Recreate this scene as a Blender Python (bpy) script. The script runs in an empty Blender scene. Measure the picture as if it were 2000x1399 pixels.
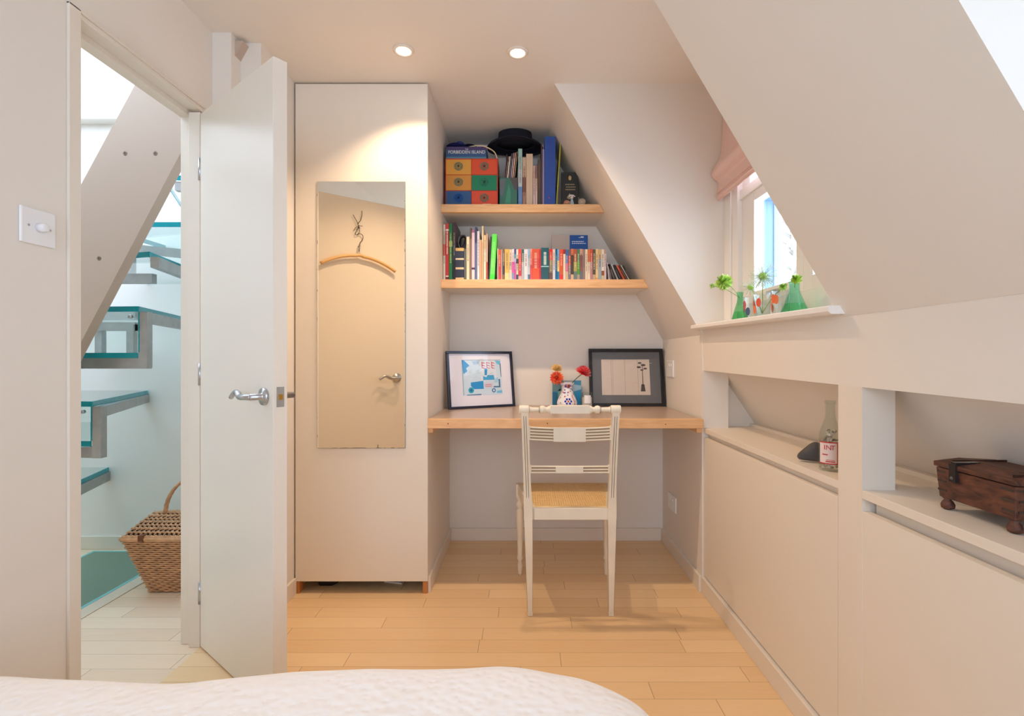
import bpy, math, random
from mathutils import Vector, Matrix, noise
random.seed(7)
C = bpy.context.scene.collection
R = math.radians

# ------------------------------------------------------------------ camera, sky, exposure
H, F, CX, CY = 1.06, 980.0, 1026.0, 700.0
def PX(px, Y): return (px - CX) * Y / F
def PZ(py, Y): return H - (py - CY) * Y / F
cam_d = bpy.data.cameras.new('camera'); cam = bpy.data.objects.new('camera', cam_d); C.objects.link(cam)
cam.location = (0, 0, H); cam.rotation_euler = (R(90), 0, 0)
cam_d.sensor_width = 36; cam_d.lens = F / 2000 * 36; cam_d.shift_x = -26 / 2000; cam_d.clip_start = .02
sc = bpy.context.scene; sc.camera = cam
sc.view_settings.view_transform = 'Standard'; sc.view_settings.look = 'None'
sc.view_settings.gamma = 1; sc.view_settings.use_curve_mapping = False
sc.view_settings.exposure = 0.26
sc.cycles.use_denoising = True
sc.cycles.max_bounces = 14; sc.cycles.diffuse_bounces = 8; sc.cycles.transparent_max_bounces = 16
sc.cycles.sample_clamp_indirect = 6; sc.cycles.caustics_refractive = False
SKY = 5.2
w = bpy.data.worlds.new('sky'); sc.world = w; w.use_nodes = True
bg = w.node_tree.nodes['Background']; bg.inputs[0].default_value = (.64, .785, 1.0, 1); bg.inputs[1].default_value = SKY

def area(name, loc, rot, sx, sy, power=0, col=(1, 1, 1), portal=False):
    d = bpy.data.lights.new(name, 'AREA'); d.shape = 'RECTANGLE'; d.size = sx; d.size_y = sy
    d.energy = power; d.color = col; d.cycles.is_portal = portal
    o = bpy.data.objects.new(name, d); C.objects.link(o); o.location = loc; o.rotation_euler = rot
    return o
# sky portals in the window openings: dormer, second dormer, added rear window, stair skylight
area('portal_dormer', (.985, 1.77, 1.75), (0, R(90), 0), 1.1, .98, portal=True)
area('portal_dormer_near', (1.0, .16, 1.53), (0, R(90), 0), .5, 1.0, portal=True)
area('portal_rear', (-.15, -1.70, 1.35), (R(90), 0, 0), 1.9, 1.6, portal=True)
area('portal_stair', (-2.2, 1.95, 2.47), (0, 0, 0), 1.7, 1.55, portal=True)
LAMPS = [(-.490, 2.019), (-.031, 2.032)]
LAMP_W = 25
def spot(x, y):
    d = bpy.data.lights.new('downlight_beam', 'SPOT'); d.energy = LAMP_W; d.color = (1, .71, .46)
    d.spot_size = R(118); d.spot_blend = .6; d.shadow_soft_size = .011
    o = bpy.data.objects.new('downlight_beam', d); C.objects.link(o); o.location = (x, y, 2.278)
for x, y in LAMPS: spot(x, y)

# ------------------------------------------------------------------ materials
def lin(c):
    c = c / 255.0
    return c / 12.92 if c <= .04045 else ((c + .055) / 1.055) ** 2.4
def rgb(t): return (lin(t[0]), lin(t[1]), lin(t[2]), 1)
MATS = {}
def mat(name, col=(200, 200, 200), rough=.5, metal=0, spec=.5, bump=0, bscale=60, var=0, vscale=8, emit=None, attr=False, trans=0, ior=1.45, coat=0):
    if name in MATS: return MATS[name]
    m = bpy.data.materials.new(name); m.use_nodes = True; nt = m.node_tree; n = nt.nodes
    b = n['Principled BSDF']
    b.inputs['Base Color'].default_value = rgb(col); b.inputs['Roughness'].default_value = rough
    b.inputs['Metallic'].default_value = metal; b.inputs['Specular IOR Level'].default_value = spec
    b.inputs['IOR'].default_value = ior; b.inputs['Transmission Weight'].default_value = trans
    b.inputs['Coat Weight'].default_value = coat
    if attr:
        a = n.new('ShaderNodeAttribute'); a.attribute_name = 'Col'; nt.links.new(a.outputs['Color'], b.inputs['Base Color'])
    if var:
        tc = n.new('ShaderNodeTexCoord'); nz = n.new('ShaderNodeTexNoise'); nz.inputs['Scale'].default_value = vscale
        nz.inputs['Detail'].default_value = 5
        mx = n.new('ShaderNodeMix'); mx.data_type = 'RGBA'
        mx.inputs[6].default_value = rgb(tuple(max(0, c * (1 - var)) for c in col)); mx.inputs[7].default_value = rgb(tuple(min(255, c * (1 + var)) for c in col))
        nt.links.new(tc.outputs['Object'], nz.inputs['Vector']); nt.links.new(nz.outputs['Fac'], mx.inputs[0]); nt.links.new(mx.outputs[2], b.inputs['Base Color'])
    if bump:
        tc = n.new('ShaderNodeTexCoord'); nz = n.new('ShaderNodeTexNoise'); nz.inputs['Scale'].default_value = bscale
        bp = n.new('ShaderNodeBump'); bp.inputs['Strength'].default_value = bump; bp.inputs['Distance'].default_value = .002
        nt.links.new(tc.outputs['Object'], nz.inputs['Vector']); nt.links.new(nz.outputs['Fac'], bp.inputs['Height']); nt.links.new(bp.outputs[0], b.inputs['Normal'])
    if emit:
        b.inputs['Emission Color'].default_value = (emit[0], emit[1], emit[2], 1); b.inputs['Emission Strength'].default_value = emit[3]
    MATS[name] = m
    return m

def pane_mat(name, tint=(1, 1, 1), gloss=.08, rough=0.0):
    """thin clear or tinted sheet glass: transparent with a fresnel reflection"""
    m = bpy.data.materials.new(name); m.use_nodes = True; nt = m.node_tree; n = nt.nodes
    n.remove(n['Principled BSDF']); out = n['Material Output']
    t = n.new('ShaderNodeBsdfTransparent'); t.inputs[0].default_value = (*tint, 1)
    g = n.new('ShaderNodeBsdfGlossy'); g.inputs['Roughness'].default_value = rough
    fr = n.new('ShaderNodeFresnel'); fr.inputs[0].default_value = 1.45; mx = n.new('ShaderNodeMixShader')
    ge = n.new('ShaderNodeNewGeometry'); iv = n.new('ShaderNodeMath'); iv.operation = 'SUBTRACT'; iv.inputs[0].default_value = 1
    mu = n.new('ShaderNodeMath'); mu.operation = 'MULTIPLY'; nt.links.new(ge.outputs['Backfacing'], iv.inputs[1]); nt.links.new(iv.outputs[0], mu.inputs[0]); nt.links.new(fr.outputs[0], mu.inputs[1])
    nt.links.new(mu.outputs[0], mx.inputs[0]); nt.links.new(t.outputs[0], mx.inputs[1]); nt.links.new(g.outputs[0], mx.inputs[2]); nt.links.new(mx.outputs[0], out.inputs[0])
    MATS[name] = m
    return m

def plank_mat(name, c1, c2, c3, row=.082, length=.75, rough=.35, line=.6):
    m = bpy.data.materials.new(name); m.use_nodes = True; nt = m.node_tree; n = nt.nodes; L = nt.links
    b = n['Principled BSDF']; b.inputs['Roughness'].default_value = rough
    tc = n.new('ShaderNodeTexCoord'); sp = n.new('ShaderNodeSeparateXYZ'); L.new(tc.outputs['Object'], sp.inputs[0])
    def M(op, a, bb=None):
        q = n.new('ShaderNodeMath'); q.operation = op
        for i, v in enumerate((a, bb)):
            if v is None: continue
            if isinstance(v, (int, float)): q.inputs[i].default_value = v
            else: L.new(v, q.inputs[i])
        return q.outputs[0]
    yr = M('DIVIDE', sp.outputs[1], row); r0 = M('FLOOR', yr)
    wn = n.new('ShaderNodeTexWhiteNoise'); wn.noise_dimensions = '1D'; L.new(r0, wn.inputs['W'])
    xs = M('ADD', M('DIVIDE', sp.outputs[0], length), M('MULTIPLY', wn.outputs['Value'], 9.0)); c0 = M('FLOOR', xs)
    cv = n.new('ShaderNodeCombineXYZ'); L.new(c0, cv.inputs[0]); L.new(r0, cv.inputs[1])
    w2 = n.new('ShaderNodeTexWhiteNoise'); w2.noise_dimensions = '3D'; L.new(cv.outputs[0], w2.inputs['Vector'])
    mp = n.new('ShaderNodeMapping'); mp.inputs['Scale'].default_value = (2.2, 26, 1); L.new(tc.outputs['Object'], mp.inputs[0])
    nz = n.new('ShaderNodeTexNoise'); nz.inputs['Scale'].default_value = 3; nz.inputs['Detail'].default_value = 7; nz.inputs['Distortion'].default_value = .8
    av = n.new('ShaderNodeVectorMath'); av.operation = 'ADD'; L.new(mp.outputs[0], av.inputs[0]); L.new(w2.outputs['Color'], av.inputs[1]); L.new(av.outputs[0], nz.inputs['Vector'])
    rp = n.new('ShaderNodeValToRGB'); e = rp.color_ramp.elements
    e[0].position = 0; e[0].color = rgb(c1); e[1].position = 1; e[1].color = rgb(c3); k = rp.color_ramp.elements.new(.5); k.color = rgb(c2)
    L.new(M('ADD', M('ADD', M('MULTIPLY', w2.outputs['Value'], .42), .12), M('MULTIPLY', nz.outputs['Fac'], .4)), rp.inputs[0])
    fy = M('FRACT', yr); fx = M('FRACT', xs)
    gy = M('LESS_THAN', fy, .016 / (row / .082)); gx = M('LESS_THAN', fx, .0022 / length)
    g = M('MULTIPLY', M('MAXIMUM', gy, gx), line)
    mx = n.new('ShaderNodeMix'); mx.data_type = 'RGBA'; mx.inputs[7].default_value = rgb((110, 75, 40)); L.new(g, mx.inputs[0]); L.new(rp.outputs[0], mx.inputs[6])
    L.new(mx.outputs[2], b.inputs['Base Color'])
    MATS[name] = m
    return m

def wood_mat(name, c1, c2, scale=(2, 20, 20), rough=.45, dist=1.2):
    m = bpy.data.materials.new(name); m.use_nodes = True; nt = m.node_tree; n = nt.nodes; L = nt.links
    b = n['Principled BSDF']; b.inputs['Roughness'].default_value = rough
    tc = n.new('ShaderNodeTexCoord'); mp = n.new('ShaderNodeMapping'); mp.inputs['Scale'].default_value = scale; L.new(tc.outputs['Object'], mp.inputs[0])
    nz = n.new('ShaderNodeTexNoise'); nz.inputs['Scale'].default_value = 2.5; nz.inputs['Detail'].default_value = 8; nz.inputs['Distortion'].default_value = dist
    L.new(mp.outputs[0], nz.inputs['Vector'])
    rp = n.new('ShaderNodeValToRGB'); e = rp.color_ramp.elements; e[0].position = .3; e[0].color = rgb(c1); e[1].position = .7; e[1].color = rgb(c2)
    L.new(nz.outputs['Fac'], rp.inputs[0]); L.new(rp.outputs[0], b.inputs['Base Color'])
    MATS[name] = m
    return m

CREAM = (231, 224, 214)
mat('wall_paint', CREAM, .6, spec=.3, bump=.06, bscale=180)
mat('ceiling_paint', (231, 223, 212), .7, spec=.2)
mat('gloss_paint', (231, 222, 208), .28, spec=.5, bump=.04, bscale=14)
mat('joinery_paint', (230, 220, 206), .42, spec=.4)
mat('white_paint', (238, 235, 230), .4)
mat('hall_paint', (238, 233, 226), .7, spec=.2)
mat('hall_beam_paint', (192, 173, 156), .6)
plank_mat('room_floor_boards', (224, 184, 134), (236, 202, 154), (245, 215, 170))
plank_mat('hall_floor_boards', (226, 198, 166), (238, 214, 184), (247, 228, 202), row=.085, length=.6, rough=.45)
wood_mat('beech', (222, 170, 116), (238, 194, 142), (3, 30, 30), .4)
wood_mat('desk_top_wood', (176, 154, 138), (190, 168, 150), (2, 24, 24), .3)
wood_mat('dark_carved_wood', (52, 26, 17), (112, 66, 46), (18, 5, 18), .6, 2.5)
mat('orange_wood', (196, 128, 70), .5)
mat('printed', attr=True, rough=.42)
mat('printed_gloss', attr=True, rough=.18)
mat('fabric_colour', attr=True, rough=.95, spec=.1, bump=.5, bscale=500)
mat('steel', (190, 190, 192), .28, metal=1)
mat('brushed_steel', (176, 176, 174), .42, metal=.85, var=.08, vscale=25)
mat('brass', (205, 160, 80), .3, metal=1)
mat('dark_gap', (40, 32, 26), .9)
mat('mirror_glass', (247, 244, 234), .012, metal=1)
mat('mirror_edge', (120, 118, 100), .3)
mat('duvet_cotton', (236, 236, 238), .9, spec=.1)
mat('pink_linen', (234, 203, 194), .9, spec=.1, bump=.5, bscale=300)
mat('teal_edge', (20, 150, 160), .15)
mat('floor_glass', (110, 138, 120), .25)
mat('wicker', (204, 156, 116), .6, var=.22, vscale=30)
mat('wicker_dark', (70, 42, 26), .8)
mat('cane', (232, 198, 140), .5, var=.08, vscale=40)
mat('chair_paint', (232, 221, 200), .45, var=.05, vscale=10)
mat('worn_edge', (128, 100, 72), .6)
mat('pebble', (78, 74, 72), .6, bump=.5, bscale=40, var=.2, vscale=20)
mat('black_felt', (44, 44, 52), .95, spec=.1, bump=.6, bscale=250)
mat('lamp_lens', (255, 250, 240), .3, emit=(1, .93, .82, 14))
mat('plastic_white', (236, 236, 236), .3)
mat('bottle_green', (40, 205, 130), .02, trans=1, ior=1.35)
mat('bottle_clear', (240, 245, 242), .02, trans=1, ior=1.3)
mat('stem_green', (120, 160, 70), .6)
mat('leaf', (120, 150, 90), .7)
pane_mat('window_pane'); pane_mat('picture_glass'); pane_mat('stair_glass', (.94, .985, .98)); pane_mat('green_glass', (.74, .96, .88)); pane_mat('green_glass_small', (.68, .90, .76)); pane_mat('green_water', (.66, .94, .74))
pane_mat('thin_clear', (.93, .95, .94))
# quilt: fine matelasse bump
def quilt():
    m = MATS['duvet_cotton']; nt = m.node_tree; n = nt.nodes; b = n['Principled BSDF']
    tc = n.new('ShaderNodeTexCoord'); v = n.new('ShaderNodeTexVoronoi'); v.inputs['Scale'].default_value = 62; v.feature = 'SMOOTH_F1'
    bp = n.new('ShaderNodeBump'); bp.inputs['Strength'].default_value = .7; bp.inputs['Distance'].default_value = .006
    nt.links.new(tc.outputs['Object'], v.inputs['Vector']); nt.links.new(v.outputs['Distance'], bp.inputs['Height']); nt.links.new(bp.outputs[0], b.inputs['Normal'])
quilt()

# ------------------------------------------------------------------ mesh builder
class MB:
    def __init__(s, col=(200, 200, 200)):
        s.v = []; s.f = []; s.c = []; s.sm = []; s.M = None; s.col = col
    def add(s, vs, fs, col=None, smooth=False):
        o = len(s.v)
        for p in vs:
            p = Vector(p)
            s.v.append(s.M @ p if s.M else p)
        for f in fs: s.f.append([o + i for i in f]); s.c.append(col or s.col); s.sm.append(smooth)
        return s
    def hexa(s, p, col=None):   # p: bottom 4 ccw, top 4 ccw
        return s.add(p, [(3, 2, 1, 0), (4, 5, 6, 7), (0, 1, 5, 4), (1, 2, 6, 5), (2, 3, 7, 6), (3, 0, 4, 7)], col)
    def box(s, x0, x1, y0, y1, z0, z1, col=None):
        x0, x1 = sorted((x0, x1)); y0, y1 = sorted((y0, y1)); z0, z1 = sorted((z0, z1))
        return s.hexa([(x0, y0, z0), (x1, y0, z0), (x1, y1, z0), (x0, y1, z0), (x0, y0, z1), (x1, y0, z1), (x1, y1, z1), (x0, y1, z1)], col)
    def prism(s, poly, axis, a0, a1, col=None):
        def P(u, v, a): return {'x': (a, u, v), 'y': (u, a, v), 'z': (u, v, a)}[axis]
        n = len(poly); vs = [P(u, v, a0) for u, v in poly] + [P(u, v, a1) for u, v in poly]
        fs = [tuple(range(n))[::-1], tuple(range(n, 2 * n))] + [(i, (i + 1) % n, n + (i + 1) % n, n + i) for i in range(n)]
        return s.add(vs, fs, col)
    def lathe(s, prof, c=(0, 0, 0), seg=24, M=None, col=None, smooth=True, cap=True):
        vs = []; fs = []; n = len(prof); M = M or Matrix.Identity(3)
        for i in range(seg):
            a = 2 * math.pi * i / seg
            for r, z in prof: vs.append(Vector(c) + M @ Vector((r * math.cos(a), r * math.sin(a), z)))
        for i in range(seg):
            j = (i + 1) % seg
            for k in range(n - 1): fs.append((i * n + k, j * n + k, j * n + k + 1, i * n + k + 1))
        if cap:
            fs.append(tuple(i * n for i in range(seg))[::-1]); fs.append(tuple(i * n + n - 1 for i in range(seg)))
        return s.add(vs, fs, col, smooth)
    def tube(s, pts, r, seg=8, col=None, closed=False, smooth=True):
        pts = [Vector(p) for p in pts]; n = len(pts); rs = r if isinstance(r, (list, tuple)) else [r] * n
        vs = []; fs = []; up = Vector((0, 0, 1)); prev = None
        for i, p in enumerate(pts):
            if closed: t = pts[(i + 1) % n] - pts[i - 1]
            else: t = pts[min(i + 1, n - 1)] - pts[max(i - 1, 0)]
            t.normalize()
            if prev is None: a = t.cross(up); a = t.cross(Vector((1, 0, 0))) if a.length < .05 else a
            else: a = prev - t * prev.dot(t)
            a.normalize(); prev = a; b = t.cross(a)
            for k in range(seg):
                q = 2 * math.pi * (k + .5) / seg; vs.append(p + (a * math.cos(q) + b * math.sin(q)) * rs[i])
        m = n if closed else n - 1
        for i in range(m):
            j = (i + 1) % n
            for k in range(seg): l = (k + 1) % seg; fs.append((i * seg + k, i * seg + l, j * seg + l, j * seg + k))
        if not closed:
            fs.append(tuple(range(seg))[::-1]); fs.append(tuple((n - 1) * seg + k for k in range(seg)))
        return s.add(vs, fs, col, smooth)
    def ball(s, c, r, seg=16, rings=10, col=None, M=None):
        r = r if isinstance(r, (tuple, list)) else (r, r, r); M = M or Matrix.Identity(3); vs = []; fs = []
        for j in range(rings + 1):
            t = math.pi * j / rings
            for i in range(seg):
                a = 2 * math.pi * i / seg
                vs.append(Vector(c) + M @ Vector((r[0] * math.sin(t) * math.cos(a), r[1] * math.sin(t) * math.sin(a), r[2] * math.cos(t))))
        for j in range(rings):
            for i in range(seg):
                k = (i + 1) % seg; fs.append((j * seg + i, (j + 1) * seg + i, (j + 1) * seg + k, j * seg + k))
        return s.add(vs, fs, col, True)
    def bar(s, p0, p1, h, t, col=None):
        """upright-section bar from p0 to p1: height h downwards, thickness t"""
        p0 = Vector(p0); p1 = Vector(p1); d = p1 - p0
        q = Vector((-d.y, d.x, 0)); q = q.normalized() * t / 2 if q.length > 1e-6 else Vector((0, t / 2, 0)); z = Vector((0, 0, h))
        return s.hexa([p0 - q - z, p1 - q - z, p1 + q - z, p0 + q - z, p0 - q, p1 - q, p1 + q, p0 + q], col)
    def build(s, name, m, parent=None, bevel=0, origin=None, kind=None, sub=0, seg=2):
        if parent is not None: org = parent['_o']
        elif origin is not None: org = origin
        else:
            xs = [p.x for p in s.v]; ys = [p.y for p in s.v]; zs = [p.z for p in s.v]
            org = ((min(xs) + max(xs)) / 2, (min(ys) + max(ys)) / 2, min(zs))
        org = Vector(org); me = bpy.data.meshes.new(name)
        me.from_pydata([p - org for p in s.v], [], s.f)
        at = me.attributes.new('Col', 'FLOAT_COLOR', 'FACE')
        for i, c in enumerate(s.c): at.data[i].color = rgb(c)
        me.polygons.foreach_set('use_smooth', s.sm)
        me.materials.append(MATS[m] if isinstance(m, str) else m); me.update()
        o = bpy.data.objects.new(name, me); C.objects.link(o); o['_o'] = tuple(org)
        if parent is not None: o.parent = parent
        else: o.location = org
        if bevel:
            bv = o.modifiers.new('bevel', 'BEVEL'); bv.width = bevel; bv.segments = seg; bv.limit_method = 'ANGLE'; bv.harden_normals = False
        if sub:
            sb = o.modifiers.new('subdivision', 'SUBSURF'); sb.levels = sub; sb.render_levels = sub
        if kind: o['kind'] = kind
        return o

def tag(o, label, cat, group=None):
    o['label'] = label; o['category'] = cat
    if group: o['group'] = group
    return o
def thing(name, loc, label, cat, group=None):
    o = bpy.data.objects.new(name, None); C.objects.link(o); o.location = loc; o['_o'] = tuple(loc)
    o.empty_display_size = .05
    return tag(o, label, cat, group)
def struct(mb, name, m, **k): return mb.build(name, m, kind='structure', **k)
def text(name, body, size, loc, m, parent, rot=(R(90), 0, 0), align='CENTER', sx=1):
    cu = bpy.data.curves.new(name, 'FONT'); cu.body = body; cu.size = size; cu.align_x = align; cu.align_y = 'CENTER'; cu.extrude = .0004
    cu.materials.append(MATS[m]); o = bpy.data.objects.new(name, cu); C.objects.link(o)
    bpy.context.view_layer.update()
    me = bpy.data.meshes.new_from_object(o.evaluated_get(bpy.context.evaluated_depsgraph_get())); bpy.data.objects.remove(o)
    o = bpy.data.objects.new(name, me); C.objects.link(o)
    o.parent = parent; o.location = Vector(loc) - Vector(parent['_o']); o.rotation_euler = rot; o.scale = (sx, 1, 1)
    return o
def frame_matrix(org, u, v):
    """local x along u, local z along v, local +y away from the viewer"""
    u = Vector(u).normalized(); v = Vector(v); v = (v - u * v.dot(u)).normalized(); n = v.cross(u)
    return Matrix(((u.x, n.x, v.x, org[0]), (u.y, n.y, v.y, org[1]), (u.z, n.z, v.z, org[2]), (0, 0, 0, 1)))

# ------------------------------------------------------------------ room shell
CEIL, XL, XR, KZ = 2.30, -1.192, .80, 1.164
SL = 1.70                                   # pitch of the roof slope (rise over run)
XC = XR - (CEIL - KZ) / SL                  # where the slope meets the ceiling
def sx_at(z): return XR - (z - KZ) / SL
BACK, WF = 2.921, 2.255                     # back wall, wardrobe front
Y0 = -1.70
m = MB(); m.box(XL, 1.1, Y0 - .1, BACK + .1, -.06, 0); struct(m, 'floor', 'room_floor_boards', origin=(0, 0, 0))
m = MB(); m.box(-1.275, 1.25, Y0 - .1, BACK + .1, CEIL, CEIL + .12); struct(m, 'ceiling', 'ceiling_paint')
m = MB(); m.box(-1.275, 1.15, BACK, BACK + .1, 0, CEIL); struct(m, 'wall_back', 'wall_paint')
# rear wall behind the camera, window opening added to brighten the room
m = MB(); m.box(-1.275, -1.10, Y0 - .12, Y0, 0, CEIL); m.box(.75, 1.15, Y0 - .12, Y0, 0, CEIL)
m.box(-1.10, .75, Y0 - .12, Y0, 0, .70); m.box(-1.10, .75, Y0 - .12, Y0, .50, .72); m.box(-1.10, .75, Y0 - .12, Y0, 2.15, CEIL); struct(m, 'wall_front', 'wall_paint')
# left wall with doorway and stepped chimney return
DY0, DY1, DH = 1.341, 1.86, 1.98
m = MB(); m.box(-1.275, XL, Y0, DY0, 0, CEIL); m.box(-1.275, XL, DY0, DY1, DH, CEIL)
m.prism([(-1.275, DY1), (XL, DY1), (XL, 1.911), (-1.12, 1.911), (-1.12, 1.975), (-1.04, 1.975), (-1.04, BACK), (-1.275, BACK)], 'z', 0, CEIL)
struct(m, 'wall_left', 'wall_paint')
# right wall: upright part, roof slope as solid wedges between dormers
m = MB()
wedge = [(XR, KZ), (XC, CEIL), (1.15, CEIL), (1.15, KZ)]
for a, b in ((Y0, -.36), (.671, 1.273), (2.267, BACK)): m.prism(wedge, 'y', a, b)
m.box(XR, .92, 2.273, BACK, 0, KZ)          # nook side wall
def zt(Y): return .985 + (Y - .8) * .0125
for a, b in ((Y0, 2.273),):                 # band over the niches
    m.hexa([(.807, a, zt(a)), (.887, a, zt(a)), (.887, b, zt(b)), (.807, b, zt(b)), (XR, a, KZ + .03), (.887, a, KZ + .03), (.887, b, KZ + .03), (XR, b, KZ + .03)])
m.box(.887, 1.15, Y0, 2.34, 1.0, KZ + .02)
m.prism([(.895, 1.01), (1.075, .745), (1.2, .745), (1.2, 1.01)], 'y', Y0, 2.34)   # sloping back of the niches
m.box(.887, 1.2, 2.336, 2.40, .5, 1.1)
m.box(.807, .887, 2.2726, 2.34, .0, 1.0)
struct(m, 'wall_right', 'wall_paint')
# outer skin under the niches, keeps daylight out
m = MB(); m.box(1.12, 1.16, Y0, 2.6, 0, 1.2); struct(m, 'wall_outer', 'wall_paint')
# skirting
SB = .072
m = MB(); m.box(-.44, .79, BACK - .014, BACK, 0, SB); struct(m, 'baseboard_back', 'joinery_paint', bevel=.002)
m = MB(); m.box(.786, XR, 2.273, BACK - .014, 0, SB); m.box(.795, .82, Y0, 2.273, 0, SB); struct(m, 'baseboard_right', 'joinery_paint', bevel=.002)
m = MB(); m.box(-1.04, -1.028, 1.975, WF, 0, SB); m.box(XL, XL + .012, Y0, 1.28, 0, SB); struct(m, 'baseboard_left', 'joinery_paint', bevel=.002)
# doorway lining with stops and architrave
m = MB()
m.box(-1.275, -1.23, DY1 - .004, DY1 + .01, 0, DH); m.box(-1.232, XL + .002, 1.835, DY1 + .01, 0, DH - .02)
m.box(-1.275, XL + .002, DY0 - .02, DY0 + .002, 0, DH); m.box(-1.275, -1.235, DY0, DY1, DH - .03, DH + .002)
m.box(-1.235, XL + .002, DY0, DY1, DH - .012, DH + .002)
m.box(XL, XL + .008, DY0 - .038, DY0 - .003, 0, DH + .008); m.box(XL, XL + .008, DY0 - .038, DY1, DH + .002, DH + .010)
struct(m, 'trim_1', 'joinery_paint', bevel=.0015)

# ------------------------------------------------------------------ dormer windows
def zs(Y): return 1.191 + (Y - 1.25) * .0175          # the sill runs a little out of level
def sill(name, a, b):
    m = MB()
    prof = [(.7545, -.003), (.7545, -.015), (.762, -.021), (.93, -.021), (.93, 0), (.758, 0)]
    vs = [(x, a, zs(a) + z) for x, z in prof] + [(x, b, zs(b) + z) for x, z in prof]; n = 6
    m.add(vs, [tuple(range(n)), tuple(range(n, 2 * n))[::-1]] + [(i, n + i, n + (i + 1) % n, (i + 1) % n) for i in range(n)])
    m.box(XR + .002, .95, a + .02, b, KZ, zs(a) - .02)
    return struct(m, name, 'white_paint', bevel=.0)
sill('trim_2', 1.25, 2.29); sill('trim_3', -.36, .69)
def window(name, a, b, divs, filled=False):
    """casement set in plane X=.91: frame, mullions, sashes"""
    xf = .905; m = MB()
    m.box(xf, xf + .09, b - .125, b, 1.19, CEIL); m.box(xf + .022, xf + .086, divs[0] - .004, b - .124, 1.187, CEIL); m.box(xf - .008, xf, b - .07, b, 1.19, CEIL)       # far jamb + casing
    m.box(xf, xf + .09, a, a + .06, 1.19, CEIL); m.box(xf + .001, xf + .088, a + .06, b - .125, 1.188, 1.283); m.box(xf - .006, xf + .0005, a + .062, b - .127, 1.189, 1.212)
    m.box(xf + .002, xf + .087, a + .06, b - .125, 2.22, CEIL)
    m.box(xf + .01, xf + .08, a + .06, b - .125, 1.735, 1.775)
    if filled: m.box(xf + .003, xf + .086, a + .061, b - .126, 1.76, CEIL)  # unseen infill added above the sashes to cut this window's daylight
    fr = struct(m, name, 'white_paint', bevel=.002)
    for i in range(len(divs) - 1):
        y1, y0 = divs[i], divs[i + 1]
        s = MB(); x0, x1 = xf + .018, xf + .058
        s.box(x0, x1, y1 - .05, y1, 1.283, 1.735); s.box(x0, x1, y0, y0 + .045, 1.283, 1.735)
        s.box(x0, x1, y0 + .045, y1 - .05, 1.283, 1.328); s.box(x0, x1, y0 + .045, y1 - .05, 1.695, 1.735)
        s.box(x0 - .006, x0, y1 - .062, y1 - .05, 1.328, 1.695)
        g = s.build('sash', 'white_paint', fr, bevel=.002)
        p = MB(); p.box(x0 + .018, x0 + .021, y0 + .045, y1 - .05, 1.328, 1.695); p.build('glass_pane', 'window_pane', g)
        if filled: continue
        t = MB(); t.box(x0 + .018, x0 + .021, y0 + .01, y1 - .01, 1.775, 2.22); t.build('glass_pane', 'window_pane', fr)
        t = MB()
        for k in (.33, .66):
            yy = y0 + (y1 - y0) * k; t.box(x0 + .01, x0 + .03, yy - .008, yy + .008, 1.775, 2.22)
        t.build('glazing_bar', 'white_paint', fr)
        hb = MB(); hb.box(x0 - .012, x0, (y0 + y1) / 2 - .05, (y0 + y1) / 2 + .03, 1.300, 1.312); hb.build('window_catch', 'steel', g)
    return fr
window('window_1', 1.273, 2.267, [2.075, 1.665, 1.30])
window('window_2', -.36, .671, [.55, .14, -.30], True)
# unseen window added behind the camera for extra daylight
m = MB()
for z0, z1 in ((.70, .75), (2.10, 2.15)): m.box(-1.10, .75, Y0 - .09, Y0 - .03, z0, z1)
for x0 in (-1.10, -.20, .70): m.box(x0, x0 + .05, Y0 - .09, Y0 - .03, .55, 2.15)
wf = struct(m, 'added_rear_window', 'white_paint')
m = MB(); m.box(-1.06, .71, Y0 - .062, Y0 - .058, .59, 2.11); m.build('glass_pane', 'window_pane', wf)
# outside, seen through the dormer window: blue-grey weathered reveal and a tree
m = MB(); m.box(.968, 1.012, 2.045, 2.06, 1.20, 1.70, (132, 164, 190)); m.box(1.012, 1.035, 2.040, 2.055, 1.20, 1.69, (160, 188, 210)); m.box(.968, 1.04, 2.0, 2.06, 1.70, 1.74, (120, 150, 178))
o = m.build('window_reveal', 'printed'); tag(o, 'blue-grey painted reveal board standing outside the dormer window', 'reveal')
t = thing('tree', (4.6, 8.6, -3), 'pale washed-out tree seen through the dormer window pane', 'tree')
m = MB((150, 140, 128)); m.tube([(4.6, 8.6, -3), (4.58, 8.6, 0), (4.65, 8.6, 2.6), (4.5, 8.6, 4.6)], [.16, .12, .08, .02], 8)
lv = MB((176, 190, 160))
for i in range(26):
    z = random.uniform(.4, 4.2); a = random.uniform(0, 6.28); l = random.uniform(.5, 1.5) * (1.2 - z / 6)
    p0 = Vector((4.6, 8.6, z)); p1 = p0 + Vector((math.cos(a) * l, math.sin(a) * l, l * .6)); m.tube([p0, (p0 + p1) / 2 + Vector((0, 0, .05)), p1], [.03, .02, .006], 5)
    for k in range(26):
        q = p0.lerp(p1, random.uniform(.35, 1.1)) + Vector((random.gauss(0, .16), random.gauss(0, .16), random.gauss(0, .14)))
        n = Vector((random.gauss(0, 1), random.gauss(0, 1), random.gauss(0, 1))).normalized(); u = n.orthogonal().normalized() * .05; v = n.cross(u) * .6
        lv.add([q - u, q - v, q + u, q + v], [(0, 1, 2, 3)])
m.build('trunk', 'printed', t); lv.build('foliage', 'printed', t)

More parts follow.
